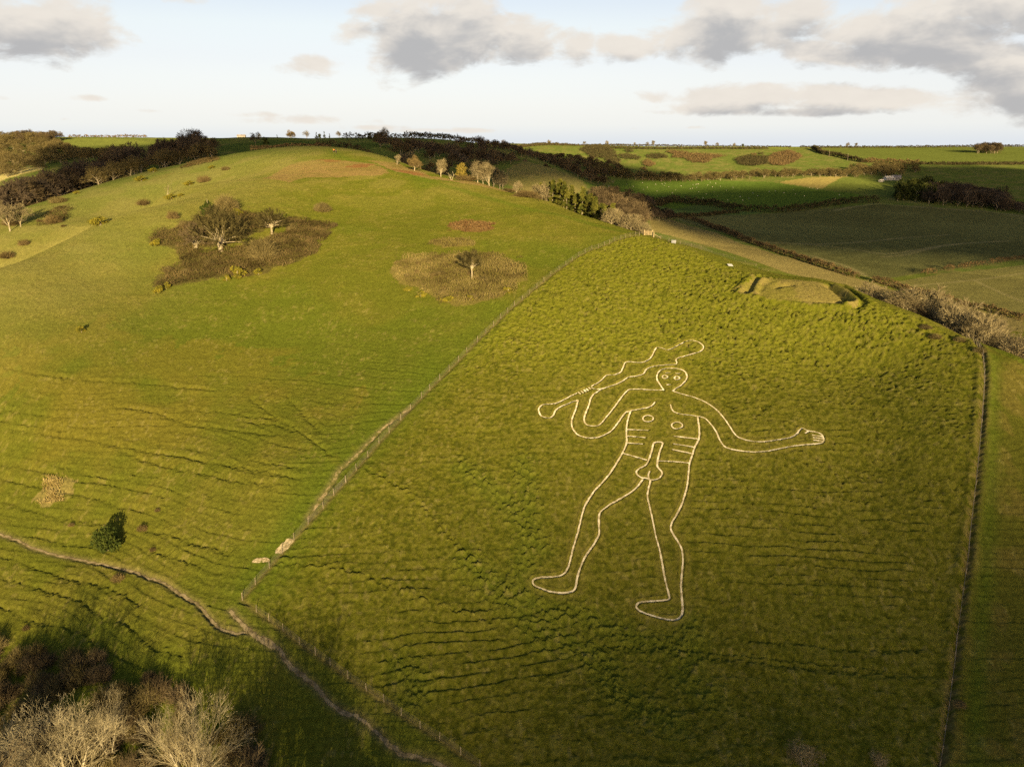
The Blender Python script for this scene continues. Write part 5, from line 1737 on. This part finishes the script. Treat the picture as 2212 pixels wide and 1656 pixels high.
def hedge(name, mat, px_pts, w, h, label, dens, size, seed, ys=None, gaps=()):
    g = np.array([cast(*p) for p in px_pts]) if ys is None else np.array([at_y(u, y, 400) for (u, _), y in zip(px_pts, ys)])
    g = spline(g, per=4)
    seg = np.hypot(*(np.diff(g, axis=0).T))
    cum = np.concatenate([[0], np.cumsum(seg)])
    L = cum[-1]
    rs = np.random.RandomState(seed)
    n = int(L * dens)
    s = rs.uniform(0, L, n)
    for a, b in gaps:
        s = s[(s < a * L) | (s > b * L)]
    n = len(s)
    x = np.interp(s, cum, g[:, 0])
    y = np.interp(s, cum, g[:, 1])
    x2 = np.interp(s + 0.5, cum, g[:, 0])
    y2 = np.interp(s + 0.5, cum, g[:, 1])
    tx, ty = x2 - x, y2 - y
    q = np.hypot(tx, ty) + 1e-6
    th = rs.uniform(0, math.pi, n)
    hw = w * 0.5 * (0.75 + 0.5 * vnoise(s / 3.0, s * 0, seed))
    hh = h * (0.62 + 0.55 * vnoise(s / 2.3, s * 0, seed + 3) + 0.25 * vnoise(s / 9.0, s * 0, seed + 4))
    rad = rs.uniform(0.45, 1.0, n) ** 0.6
    off = np.cos(th) * hw * rad
    x = x - ty / q * off
    y = y + tx / q * off
    z = ground_z(x, y) + np.sin(th) ** 0.7 * hh * rad
    c = np.stack([x, y, z], 1)
    a = rs.normal(size=(n, 3))
    a /= np.linalg.norm(a, axis=1)[:, None]
    a[:, 2] = np.abs(a[:, 2])
    b = np.cross(a, rs.normal(size=(n, 3)))
    b /= np.linalg.norm(b, axis=1)[:, None] + 1e-9
    sz = size * rs.uniform(0.5, 1.3, n)[:, None]
    V = np.stack([c - b * sz * 0.3, c + b * sz * 0.3, c + a * sz], 1).reshape(-1, 3)
    ctr = V.mean(0)
    o = mesh_obj(name, V - ctr, np.arange(n * 3).reshape(-1, 3), mat)
    o.location = ctr
    tag(o, label, 'hedge')


hedge('hedge', HEDGE_BROWN, zp('4', (-780, 880), (-560, 940), (-300, 1040), (0, 1155), (200, 1222), (400, 1290), (560, 1340), (740, 1394)), 3.0, 3.1, 'clipped brown hedge running down between the arable field and the near strip', 60, 0.62, 1)
hedge('hedge', HEDGE_BROWN, zp('4', (862, 1422), (1000, 1460), (1200, 1515), (1400, 1570), (1530, 1602)), 3.0, 3.1, 'clipped brown hedge right of the gap, in line with the longer one', 60, 0.62, 2)
hedge('hedge', HEDGE_BROWN, zp('4', (1545, 1606), (1750, 1650), (1900, 1690), (2120, 1745)), 2.6, 2.4, 'lower hedge end at the right edge above the bare wood', 50, 0.62, 3)
hedge('hedge', HEDGE_DARK, zp('4', (-1080, 760), (-820, 765), (-500, 790), (-250, 835), (0, 850), (200, 842), (400, 815), (560, 790), (700, 772), (920, 772)), 6, 6.0, 'dark overgrown hedge along the lower edge of the sheep pasture', 22, 1.4, 4)
hedge('hedge', HEDGE_DARK, zp('3', (1040, 790), (1140, 850), (1230, 880), (1320, 905)), 5, 6, 'dark hedge running down from the shaded wood', 30, 1.2, 5)
hedge('hedge', HEDGE_DARK, zp('3', (1300, 890), (1420, 888), (1600, 880), (1760, 862), (1880, 855)), 3, 3, 'thin dark hedge across the shaded scrubby field', 22, 1.0, 6)
hedge('hedge', HEDGE_DARK, zp('3', (1020, 745), (1200, 765), (1330, 770), (1540, 790), (1680, 780)), 5, 5, 'dark hedge under the near corner of the sheep pasture', 22, 1.3, 7)
hedge('hedge', HEDGE_DARK, zp('4', (370, 325), (440, 360), (500, 375), (600, 395), (700, 420), (800, 440)), 8, 6, 'dark bushy hedge descending the far slope from the skyline', 20, 1.9, 8)
hedge('hedge', HEDGE_BROWN, zp('4', (800, 440), (900, 435), (1000, 440), (1100, 447), (1250, 450)), 8, 6, 'brown bushy hedge along the left end of the bright far field', 18, 1.9, 9)
hedge('hedge', HEDGE_DARK, zp('4', (1250, 452), (1500, 456), (1800, 456), (2150, 452)), 5, 4, 'straight dark hedge below the bright far field', 14, 2.0, 10)
hedge('hedge', HEDGE_DARK, zp('3', (730, 318), (1000, 324), (1300, 325), (1600, 323), (2120, 325)), 4, 3, 'thin dark hedge along the top of the far valley side', 10, 2.2, 11)
hedge('hedge', HEDGE_DARK, [(1720, 319), (1900, 320), (2050, 320), (2230, 320)], 5, 5, 'skyline hedge across the far right plateau', 9, 2.4, 12, ys=(2000, 2050, 2100, 2150))
hedge('hedge', HEDGE_DARK, [(745, 305), (800, 306), (880, 307), (960, 308), (1100, 309)], 6, 6, 'dark skyline hedge right of the dome', 10, 2.0, 13, ys=(880, 890, 900, 1000, 1200))
hedge('hedge', HEDGE_DARK, [(1100, 309), (1250, 312), (1400, 316), (1700, 317)], 5, 4, 'thin skyline hedge between the dark hill and the plateau', 8, 2.4, 14, ys=(1300, 1700, 1950, 2050))
hedge('hedge', HEDGE_BROWN, zp('4', (1280, 1365), (1440, 1340), (1560, 1318), (1680, 1300), (1840, 1275), (1960, 1255), (2120, 1235)), 3, 2.4, 'broken line of low bushes between the two arable fields', 12, 0.8, 15, gaps=((0.10, 0.18), (0.3, 0.36), (0.62, 0.66)))
hedge('hedge', HEDGE_BROWN, zp('F', (740, 165), (900, 162), (1100, 168), (1300, 165), (1500, 172)), 5, 4, 'brown hedge on the skyline above the left green field', 8, 2.0, 16, ys=(1250, 1260, 1270, 1280, 1280))
hedge('hedge', HEDGE_BROWN, zp('2', (-20, 300), (200, 297), (420, 296), (560, 308), (640, 318)), 3, 2.2, 'dark hedge along the crest of the dome', 26, 0.9, 17, ys=(440, 446, 446, 442, 440))
hedge('hedge', HEDGE_DARK, [(690, 318), (740, 321), (790, 326), (850, 333)], 5, 5, 'dark hedge running right from the dome crest', 22, 1.1, 18, ys=(460, 455, 450, 440))
for i, (a, b, w) in enumerate(((640, 400, 12), (710, 405, 10))):
    pass


# ---- fences, gate and small things
M_POST = noisy('weathered_post_wood', (0.15, 0.12, 0.075), (0.28, 0.23, 0.15), 2.5)
M_NEWWOOD = noisy('pale_new_wood', (0.33, 0.25, 0.13), (0.47, 0.37, 0.21), 3.0)
M_WIRE = noisy('dull_wire', (0.10, 0.09, 0.07), (0.16, 0.14, 0.11), 3.0)
M_WHITE = noisy('weathered_pale_paint', (0.24, 0.24, 0.235), (0.34, 0.335, 0.32), 3.0)
M_DARKWOOD = noisy('dark_board', (0.06, 0.05, 0.035), (0.12, 0.10, 0.07), 3.0)


def box(g, c, sx, sy, sz, rz=0.0, tilt=0.0):
    """a box with its base centre at c"""
    n0 = len(g.v)
    ca, sa = math.cos(rz), math.sin(rz)
    for dz in (0, sz):
        for dx, dy in ((-sx / 2, -sy / 2), (sx / 2, -sy / 2), (sx / 2, sy / 2), (-sx / 2, sy / 2)):
            X_, Z_ = dx + tilt * dz, dz
            g.v.append((c[0] + X_ * ca - dy * sa, c[1] + X_ * sa + dy * ca, c[2] + Z_))
    for f in ((3, 2, 1, 0), (4, 5, 6, 7), (0, 1, 5, 4), (1, 2, 6, 5), (2, 3, 7, 6), (3, 0, 4, 7)):
        g.f.append(tuple(n0 + k for k in f))


def post_mesh(h, r, mat):
    g = Geo()
    g.tube([Vector((0, 0, -0.4)), Vector((0, 0, h * 0.5)), Vector((0, 0, h)), Vector((0, 0, h + r * 0.5))], [r, r, r * 0.95, r * 0.3], 8)
    return g


def fence(px_pts, label, h=1.12, r=0.038, thick_ends=True, strands=5, mat=M_POST, ymin=0.0):
    pts = []
    for p in px_pts:
        q = gpt(p[0], p[1], 0.0, ymin)
        if not pts or (q - pts[-1]).length > 0.7:
            pts.append(q)
    o = empty('wire_fence', pts[0])
    tag(o, label, 'fence')
    rr = random.Random(len(pts))
    first = None
    for i, p in enumerate(pts):
        if first is None:
            pm = post_mesh(h, r, mat).obj('post', mat, o)
            first = pm
        else:
            pm = first.copy()
            COL.objects.link(pm)
            pm.parent = o
        pm.location = p - pts[0]
        e = 1.5 if (thick_ends and i in (0, len(pts) - 1)) else rr.uniform(0.9, 1.1)
        pm.scale = (e, e, rr.uniform(0.92, 1.08) * (1.1 if e > 1.3 else 1))
        pm.rotation_euler = (rr.uniform(-.06, .06), rr.uniform(-.06, .06), rr.uniform(0, 3))
    for s in range(strands):
        g = Geo()
        zz = h * (0.15 + 0.8 * s / (strands - 1))
        for a, b in zip(pts[:-1], pts[1:]):
            m = (a + b) / 2
            gz = float(ground_z(m.x, m.y))
            zc = max(min(m.z, gz + 0.3), gz)
            g.tube([a - pts[0] + Vector((0, 0, zz)), Vector((m.x, m.y, max(m.z, gz) - 0.01 + zz)) - pts[0], b - pts[0] + Vector((0, 0, zz))], [0.011] * 3, 3)
        g.obj('wire', M_WIRE, o)
    return o, pts


fence(FENCE_LEFT, 'long post and wire fence climbing from the lower corner to the ridge gate')
fence(FENCE_LOW[1:], 'post and wire fence along the bottom of the slope beside the footpath', thick_ends=False)
fence(FENCE_RIDGE, 'post and wire fence along the skyline right of the ridge gate', thick_ends=True)
fence(FENCE_RIGHT, 'post and wire fence down the right side of the slope', thick_ends=False)

# hand gate on the ridge
ga, gb = gpt(1393, 509), gpt(1405, 511)
gd = (gb - ga)
gd.z = 0
glen = gd.length
grz = math.atan2(gd.y, gd.x)
gate = empty('wooden_gate', ga, grz)
tag(gate, 'pale new wooden gate at the top of the fence on the ridge', 'gate')
GL = 1.9
for xx in (-0.15, GL + 0.15):
    g = Geo()
    box(g, (xx, 0, -0.4), 0.2, 0.2, 1.95)
    g.obj('gate_post', M_NEWWOOD, gate)
g = Geo()
for k in range(5):
    box(g, (GL / 2, 0, 0.18 + 0.23 * k), GL - 0.1, 0.05, 0.09)
g.obj('gate_rail', M_NEWWOOD, gate)
g = Geo()
for xx in (0.07, GL / 2, GL - 0.07):
    box(g, (xx, 0.045, 0.12), 0.09, 0.04, 1.15)
g.obj('gate_stile', M_NEWWOOD, gate)
st = empty('strainer_post', gpt(1412, 513))
tag(st, 'pale braced strainer post just right of the ridge gate', 'fence post')
g = Geo()
box(g, (0, 0, -0.4), 0.2, 0.2, 1.9)
g.obj('post', M_NEWWOOD, st)
g = Geo()
g.tube([Vector((0.05, 0, 0.9)), Vector((1.9, -0.25, -0.1))], [0.06, 0.06], 6)
g.obj('brace', M_NEWWOOD, st)
bp = gpt(1382, 508)
bn = empty('bench', bp, grz)
tag(bn, 'low dark bench like rail left of the ridge gate', 'bench')
g = Geo()
box(g, (0, 0, 0.45), 2.2, 0.3, 0.07)
g.obj('seat', M_DARKWOOD, bn)
for xx in (-0.8, 0.8):
    g = Geo()
    box(g, (xx, 0, -0.2), 0.12, 0.25, 0.65)
    g.obj('leg', M_DARKWOOD, bn)
tp = gpt(1455, 525)
tr = empty('water_trough', tp, -0.25)
tag(tr, 'small pale grey box shaped trough by the ridge fence', 'trough')
g = Geo()
box(g, (0, 0, -0.1), 1.15, 0.7, 0.75, tilt=0.05)
g.obj('body', M_WHITE, tr)
g = Geo()
box(g, (0.03, 0, 0.652), 1.22, 0.76, 0.06)
g.obj('lid', M_WHITE, tr)
sp_ = gpt(1579, 576)
sg = empty('board', sp_, 0.5)
tag(sg, 'white board lying tilted in the long grass left of the earthwork', 'board')
g = Geo()
n0 = 0
box(g, (0, 0, 0), 1.5, 0.08, 0.75)
b1 = g.obj('panel', M_WHITE, sg)
b1.rotation_euler = (math.radians(-58), 0.12, 0)
b1.location = (0, 0, 0.12)
g = Geo()
box(g, (0.5, 0.3, -0.2), 0.08, 0.08, 0.55)
g.obj('support', M_POST, sg)

# telegraph poles on the far slope
for i, (a, b) in enumerate(((505, 388), (658, 420))):
    u, v = zp('4', (a, b))[0]
    p = gpt(u, v)
    o = empty('telegraph_pole', p, 0.7)
    tag(o, ('upper' if i == 0 else 'lower') + ' pale telegraph pole beside the dark hedge on the far slope', 'pole')
    g = Geo()
    g.tube([Vector((0, 0, -0.5)), Vector((0, 0, 10.5))], [0.30, 0.22], 6)
    g.obj('pole', M_POST, o)
    g = Geo()
    box(g, (0, 0, 9.6), 2.2, 0.2, 0.22)
    g.obj('crossarm', M_POST, o)

# farm buildings in the valley and the white house on the left skyline
M_RENDER = noisy('pale_render', (0.36, 0.32, 0.25), (0.50, 0.46, 0.38), 0.3)
M_ROOF = noisy('grey_roof', (0.16, 0.14, 0.13), (0.28, 0.25, 0.22), 0.4)
M_ROOFT = noisy('tan_roof', (0.42, 0.36, 0.28), (0.56, 0.50, 0.40), 0.4)
M_GLASS = noisy('dark_window', (0.03, 0.035, 0.04), (0.06, 0.065, 0.07), 1.0)


def house(name, p, rz, L, W_, H, RH, roofmat, label, cat='house'):
    o = empty(name, p, rz)
    tag(o, label, cat)
    g = Geo()
    box(g, (0, 0, -1.0), L, W_, H + 1.0)
    n0 = len(g.v)
    for sx in (-1, 1):
        g.v.extend([(sx * L / 2, -W_ / 2, H + 0.002), (sx * L / 2, W_ / 2, H + 0.002), (sx * L / 2, 0, H + RH)])
    g.f.extend([(n0, n0 + 1, n0 + 2), (n0 + 3, n0 + 5, n0 + 4)])
    wl = g.obj('wall', M_RENDER, o)
    g = Geo()
    e = 0.4
    for sy in (-1, 1):
        n0 = len(g.v)
        y1, z1 = sy * (W_ / 2 + e), H - e * RH / (W_ / 2)
        for zz in (0.03, 0.22):
            g.v.extend([(-L / 2 - e, y1, z1 + zz), (L / 2 + e, y1, z1 + zz), (L / 2 + e, sy * 0.01, H + RH + zz), (-L / 2 - e, sy * 0.01, H + RH + zz)])
        for f in ((0, 1, 2, 3), (4, 7, 6, 5), (0, 4, 5, 1), (1, 5, 6, 2), (2, 6, 7, 3), (3, 7, 4, 0)):
            g.f.append(tuple(n0 + k for k in f))
    rf = g.obj('roof', roofmat, o)
    for k in range(3):
        g = Geo()
        box(g, (-L * 0.3 + k * L * 0.3, -W_ / 2 - 0.02, H * 0.35), L * 0.1, 0.1, H * 0.35)
        g.obj('window', M_GLASS, o)
    return o


u, v = zp('E', (365, 275))[0]
house('farm_building', gpt(u, v), 0.25, 13, 6, 2.6, 2.2, M_ROOFT, 'left pale farm building among the trees in the valley', 'barn')
u, v = zp('E', (460, 275))[0]
house('farm_building', gpt(u, v), -0.3, 10, 6, 3.2, 2.6, M_ROOF, 'right gabled farm building with a grey roof in the valley', 'barn')
u, v = zp('E', (255, 300))[0]
house('farm_shed', gpt(u, v), 0.5, 6, 3, 1.8, 1.0, M_ROOFT, 'small pale shed below the farm buildings', 'shed')
x, y = at_y(522, 1290, 300)
house('white_house', (x, y, float(ground_z(x, y))), 0.1, 12, 7, 3.2, 2.2, M_ROOF, 'long white house on the left skyline')
x, y = at_y(560, 1290, 300)
put(woodt[0], (x, y, float(ground_z(x, y))), 0.3, 0.8, 'tan tree beside the white house on the left skyline', 'tree')

# sheep
M_WOOL = noisy('cream_wool', (0.50, 0.44, 0.31), (0.64, 0.57, 0.43), 4.0)
M_FACE = noisy('dark_sheep_face', (0.10, 0.085, 0.065), (0.2, 0.17, 0.13), 4.0)


def make_sheep():
    """one continuous body grown over a jointed skeleton"""
    bm_v = [(0, 0, 0.72), (0.36, 0, 0.76), (0.52, 0, 0.92), (0.68, 0, 0.90), (0.82, 0, 0.80), (-0.38, 0, 0.74), (-0.55, 0, 0.62)]
    bm_e = [(0, 1), (1, 2), (2, 3), (3, 4), (0, 5), (5, 6)]
    rad = [0.29, 0.25, 0.15, 0.11, 0.06, 0.27, 0.05]
    for sx, par in ((0.34, 1), (-0.36, 5)):
        for sy in (-0.13, 0.13):
            k = len(bm_v)
            bm_v += [(sx, sy, 0.5), (sx + (0.02 if sx > 0 else -0.05), sy, 0.27), (sx, sy, 0.02)]
            bm_e += [(par, k), (k, k + 1), (k + 1, k + 2)]
            rad += [0.10, 0.045, 0.04]
    me = bpy.data.meshes.new('sheep_body')
    me.from_pydata(bm_v, bm_e, [])
    o = bpy.data.objects.new('sheep', me)
    COL.objects.link(o)
    sk = o.modifiers.new('skin', 'SKIN')
    for i, sv in enumerate(me.skin_vertices[0].data):
        sv.radius = (rad[i], rad[i])
        sv.use_root = i == 0
    o.modifiers.new('sub', 'SUBSURF').levels = 1
    o.modifiers['sub'].render_levels = 1
    bpy.context.view_layer.update()
    dg = bpy.context.evaluated_depsgraph_get()
    fin = bpy.data.meshes.new_from_object(o.evaluated_get(dg))
    o.modifiers.clear()
    o.data = fin
    fin.materials.clear()
    fin.materials.append(M_WOOL)
    return o


sheep = make_sheep()
S3 = [(800, 637), (835, 600), (950, 620), (1002, 637), (1080, 606), (1088, 660), (1052, 695), (1190, 620), (1243, 617), (1268, 612), (1258, 628), (1200, 674), (1356, 665), (1400, 632), (1497, 622), (1523, 620),
      (1538, 616), (1545, 617), (1530, 645), (1493, 653), (1475, 655), (1545, 680), (1620, 625), (1640, 603), (1686, 610), (1725, 637), (1775, 668), (1672, 682), (1705, 716), (1440, 738), (1245, 725), (1890, 720),
      (1912, 752), (1785, 750), (2035, 716), (1610, 700), (1580, 735), (1830, 645), (1330, 690), (1120, 645), (1995, 690), (1960, 735), (1660, 640), (1300, 640)]
S4 = [(10, 680), (60, 675), (212, 664), (345, 645), (368, 652), (398, 660), (410, 655), (555, 740), (590, 705), (230, 700), (130, 690), (300, 715)]
rr = random.Random(5)
for k, (u, v) in enumerate(zp('3', *S3) + zp('4', *S4)):
    o = sheep if k == 0 else sheep.copy()
    if k:
        COL.objects.link(o)
    o.location = gpt(u, v)
    o.rotation_euler = (0, 0, rr.uniform(0, 6.28))
    s = rr.uniform(0.7, 0.95)
    o.scale = (s, s, s)
    tag(o, 'cream sheep grazing on the half shaded green pasture in the valley', 'sheep', 'sheep on the valley pasture')
for k, (u, v) in enumerate(zp('2', (205, 272), (378, 268), (478, 266), (704, 268))):
    x, y = at_y(u, 500, v)
    put(red, (x, y, float(ground_z(x, y))), k, 0.7 if k != 2 else 0.9, ('first', 'second', 'third', 'last')[k] + ' from the left of four tiny bushes on the shaded plateau field', 'bush', name='reddish_bush', zs=0.45)


# ---- two walkers near the top of the dome
M_SKIN = noisy('skin', (0.42, 0.27, 0.18), (0.46, 0.30, 0.20), 5.0)
M_ORANGE = noisy('orange_jacket', (0.80, 0.22, 0.02), (0.86, 0.27, 0.03), 5.0)
M_NAVY = noisy('dark_jacket', (0.02, 0.022, 0.03), (0.035, 0.036, 0.045), 5.0)
M_TROUS = noisy('dark_trousers', (0.03, 0.03, 0.032), (0.05, 0.05, 0.05), 5.0)
M_HAIR = noisy('brown_hair', (0.04, 0.025, 0.015), (0.08, 0.05, 0.03), 8.0)


def skinned(name, V, E, rad, mat, parent=None, root=0, lv=2):
    me = bpy.data.meshes.new(name)
    me.from_pydata(V, E, [])
    o = bpy.data.objects.new(name, me)
    COL.objects.link(o)
    o.modifiers.new('skin', 'SKIN')
    for i, sv in enumerate(me.skin_vertices[0].data):
        sv.radius = (rad[i], rad[i]) if not isinstance(rad[i], tuple) else rad[i]
        sv.use_root = i == root
    m = o.modifiers.new('sub', 'SUBSURF')
    m.levels = m.render_levels = lv
    bpy.context.view_layer.update()
    fin = bpy.data.meshes.new_from_object(o.evaluated_get(bpy.context.evaluated_depsgraph_get()))
    fin.materials.clear()
    fin.materials.append(mat)
    o.modifiers.clear()
    o.data = fin
    if parent:
        o.parent = parent
    return o


def person(p, rz, jacket, label):
    V = [(0, 0, 0.98), (0, 0.01, 1.20), (0, 0.0, 1.42), (0, 0.0, 1.52), (0, 0.02, 1.60), (0, 0.03, 1.68), (0, 0.02, 1.76)]
    E = [(i, i + 1) for i in range(6)]
    rad = [(0.15, 0.11), (0.14, 0.10), (0.13, 0.09), 0.055, 0.075, 0.09, 0.06]
    for s in (-1, 1):
        k = len(V)
        V += [(0.10 * s, 0.0, 0.90), (0.11 * s, 0.14 * s + 0.02, 0.50), (0.11 * s, 0.20 * s - 0.06, 0.10), (0.12 * s, 0.20 * s + 0.10, 0.05)]
        E += [(0, k), (k, k + 1), (k + 1, k + 2), (k + 2, k + 3)]
        rad += [0.10, 0.068, 0.048, 0.04]
        k = len(V)
        V += [(0.19 * s, 0, 1.40), (0.25 * s, -0.08 * s, 1.13), (0.24 * s, -0.02 * s + 0.14, 0.92), (0.235 * s, 0.18, 0.84)]
        E += [(2, k), (k, k + 1), (k + 1, k + 2), (k + 2, k + 3)]
        rad += [0.062, 0.048, 0.036, 0.036]
    o = skinned('person', V, E, rad, M_SKIN)
    o.location = p
    o.rotation_euler = (0, 0, rz)
    tag(o, label, 'person')
    Vj = [(0, 0, 0.95), (0, 0.01, 1.20), (0, 0.0, 1.42), (0, 0, 1.49)]
    Ej = [(0, 1), (1, 2), (2, 3)]
    rj = [(0.175, 0.135), (0.165, 0.125), (0.155, 0.115), 0.075]
    for s in (-1, 1):
        k = len(Vj)
        Vj += [(0.19 * s, 0, 1.40), (0.25 * s, -0.08 * s, 1.13), (0.24 * s, -0.02 * s + 0.14, 0.92)]
        Ej += [(2, k), (k, k + 1), (k + 1, k + 2)]
        rj += [0.08, 0.065, 0.055]
    skinned('jacket', Vj, Ej, rj, jacket, o)
    Vt = [(0, 0, 0.97)]
    Et, rt = [], [(0.16, 0.12)]
    for s in (-1, 1):
        k = len(Vt)
        Vt += [(0.10 * s, 0.0, 0.88), (0.11 * s, 0.14 * s + 0.02, 0.50), (0.11 * s, 0.20 * s - 0.06, 0.13)]
        Et += [(0, k), (k, k + 1), (k + 1, k + 2)]
        rt += [0.115, 0.082, 0.062]
    skinned('trousers', Vt, Et, rt, M_TROUS, o)
    skinned('hair', [(0, -0.01, 1.70), (0, 0.0, 1.79), (0, -0.03, 1.63)], [(0, 1), (0, 2)], [0.095, 0.05, 0.07], M_HAIR, o)
    return o


person(gpt(721, 329.5), 0.3, M_ORANGE, 'person in an orange jacket walking on the grass path near the top of the dome')
person(gpt(726, 331), 0.5, M_NAVY, 'person in dark clothes walking beside the one in orange')

# ---- bottom left: bare trees whose shadows rake up the slope
fa = bare_tree('foreground_bare_tree', 81, 13.0, BARK_FORE, TWIG_FORE, trunk_h=0.16, spread=0.95, levels=4, kids=(7, 6, 5, 4), thick=0.022, twig_w=0.034, stems=3, up=0.22, extra=1, tj=0.3, first_len=0.56, wob=0.15, ang=(22, 44), tsides=8, tl=(0.02, 0.05))
fb = bare_tree('foreground_fan_tree', 84, 12.0, BARK_FORE, TWIG_FORE, trunk_h=0.10, spread=0.85, levels=4, kids=(8, 6, 5, 4), thick=0.022, twig_w=0.034, stems=3, up=0.26, extra=1, tj=0.3, first_len=0.58, wob=0.14, ang=(18, 40), tsides=8, tl=(0.02, 0.05))
fs = bare_tree('slender_bare_tree', 86, 16.0, BARK_MID, TWIG_BROWN, trunk_h=0.40, spread=0.75, levels=3, kids=(9, 6, 5), thick=0.014, twig_w=0.03, up=0.25, extra=2, first_len=0.34, wob=0.12, ang=(20, 42), tsides=7, tl=(0.02, 0.05))
fs2 = bare_tree('forked_bare_tree', 88, 15.0, BARK_MID, TWIG_BROWN, trunk_h=0.25, spread=0.8, levels=3, kids=(8, 6, 5), thick=0.014, twig_w=0.03, stems=2, up=0.25, extra=2, first_len=0.42, wob=0.12, ang=(18, 40), tsides=7, tl=(0.02, 0.05))


def fg(proto, u, y, H, label, rz=0.0, group=None, wmax=None):
    x, _ = at_y(u, y, 1600)
    dh, dw = DIMS[proto['base']]
    s = H / dh
    put(proto, (x, y, float(ground_z(x, y)) - 0.2), rz, min(s, wmax / dw) if wmax else s, label, 'tree', group, zs=s)


for pr in (fa, fb, fs, fs2):
    pr['base'] = pr.name
fg(fa, 135, 70.0, 11.5, 'sunlit bare tree with forked grey limbs near the bottom left corner', 0.4, wmax=11.5)
fg(fb, 405, 70.0, 11.0, 'fan shaped bare tree at the bottom right of the corner group', 1.2, wmax=11.0)
fg(fb, -60, 69.0, 10.0, 'bare tree cut by the left edge in the bottom corner', 3.0)
fg(fa, 12, 67.5, 9.0, 'low brown tinted bare tree at the left edge of the bottom corner', 2.6, wmax=8.0)
fg(fa, 232, 74.0, 8.5, 'slim bare tree behind the gap between the two sunlit crowns in the bottom corner', 4.1, wmax=5.5)
rows = ((560, 60, 14), (520, 57, 17), (488, 55, 18.5), (470, 53, 17), (420, 53, 16), (505, 51, 20), (720, 56, 13), (800, 54, 12), (640, 56, 15), (880, 55, 10), (585, 52, 19), (680, 50, 17), (545, 49, 20), (610, 58, 13),
        (-200, 58, 16), (-240, 55, 18), (-150, 60, 13), (760, 50, 15))
for k, (u_, y_, h_) in enumerate(rows):
    fg((fs, fs2)[k % 2], u_, y_, h_, 'bare tree of the row just below the bottom edge whose shadow rakes up the slope', k * 1.7, 'trees below the bottom edge')
ivy = leafy('ivy_clad_tree', 83, 5.0, 13.0, LEAF_DARK, BARK_MID, 2200, 0.34, clumps=26, trunk=0.1, squash=1.3)
ivy['base'] = ivy.name
for k, (u_, y_) in enumerate(((760, 52), (665, 52), (610, 55), (-190, 61))):
    fg(ivy, u_, y_, (10, 12, 11, 9)[k], 'ivy clad dark tree of the row just below the bottom edge', k * 2.0, 'ivy clad trees below the bottom edge')
ugr = [twiggy_bush('undergrowth_shrub', 90 + i, 4.5, 3.0, (TWIG_BROWN, TWIG_MID)[i], 420, None, 0.035) for i in range(2)]
rsb = random.Random(9)
upoly = np.array([(-40, 1405), (110, 1400), (250, 1430), (380, 1490), (480, 1550), (580, 1620), (620, 1720), (-40, 1720)], dtype=float)
k = 0
while k < 130:
    q = (rsb.uniform(-40, 560), rsb.uniform(1400, 1720))
    if not inside(upoly, np.array([q[0]]), np.array([q[1]]))[0]:
        continue
    put(ugr[k % 2], gpt(q[0], q[1], -0.1), k, rsb.uniform(0.5, 1.0), 'tangled bare shrub under the trees in the bottom left corner', 'bush', 'undergrowth shrubs in the bottom left corner')
    k += 1
for k, (u_, y_, h_) in enumerate(((30, 71, 8.5), (265, 69, 6.5), (95, 75, 6), (-30, 78, 8), (490, 66.5, 8))):
    fg((fs2, fs)[k % 2], u_, y_, h_, 'thin brown tree amid the undergrowth in the bottom left corner', k * 2.1, 'thin trees in the bottom left undergrowth')
# ---- unseen clouds that shade the land
def bank_cloud(x, y, wide, tall, dist, seed):
    """invented unseen cloudbank, shaped and placed so the foot of the slope darkens softly"""
    dz = tall
    global ground_z
    keep = ground_z
    ground_z = lambda a, b: keep(a, b) - dz
    shade_cloud(x, y, tall / math.sin(SUN_EL), wide, dist, seed, 40, 0.55, 0.16)
    ground_z = keep


bank_cloud(88, 107, 122, 52, 3600, 21)  # both banks added only to darken the foot of the slope
bank_cloud(112, 130, 90, 52, 4300, 33)
for (u_, y_, al, ac, dist, sd) in ((1960, 700, 230, 270, 2600, 2), (1720, 770, 95, 190, 2600, 3), (2250, 1000, 240, 190, 2600, 4), (830, 770, 250, 330, 2600, 5), (1130, 930, 230, 210, 2700, 6), (420, 640, 85, 110, 2400, 8)):
    x, y = at_y(u_, y_, 420)
    shade_cloud(x, y, al, ac, dist, sd)
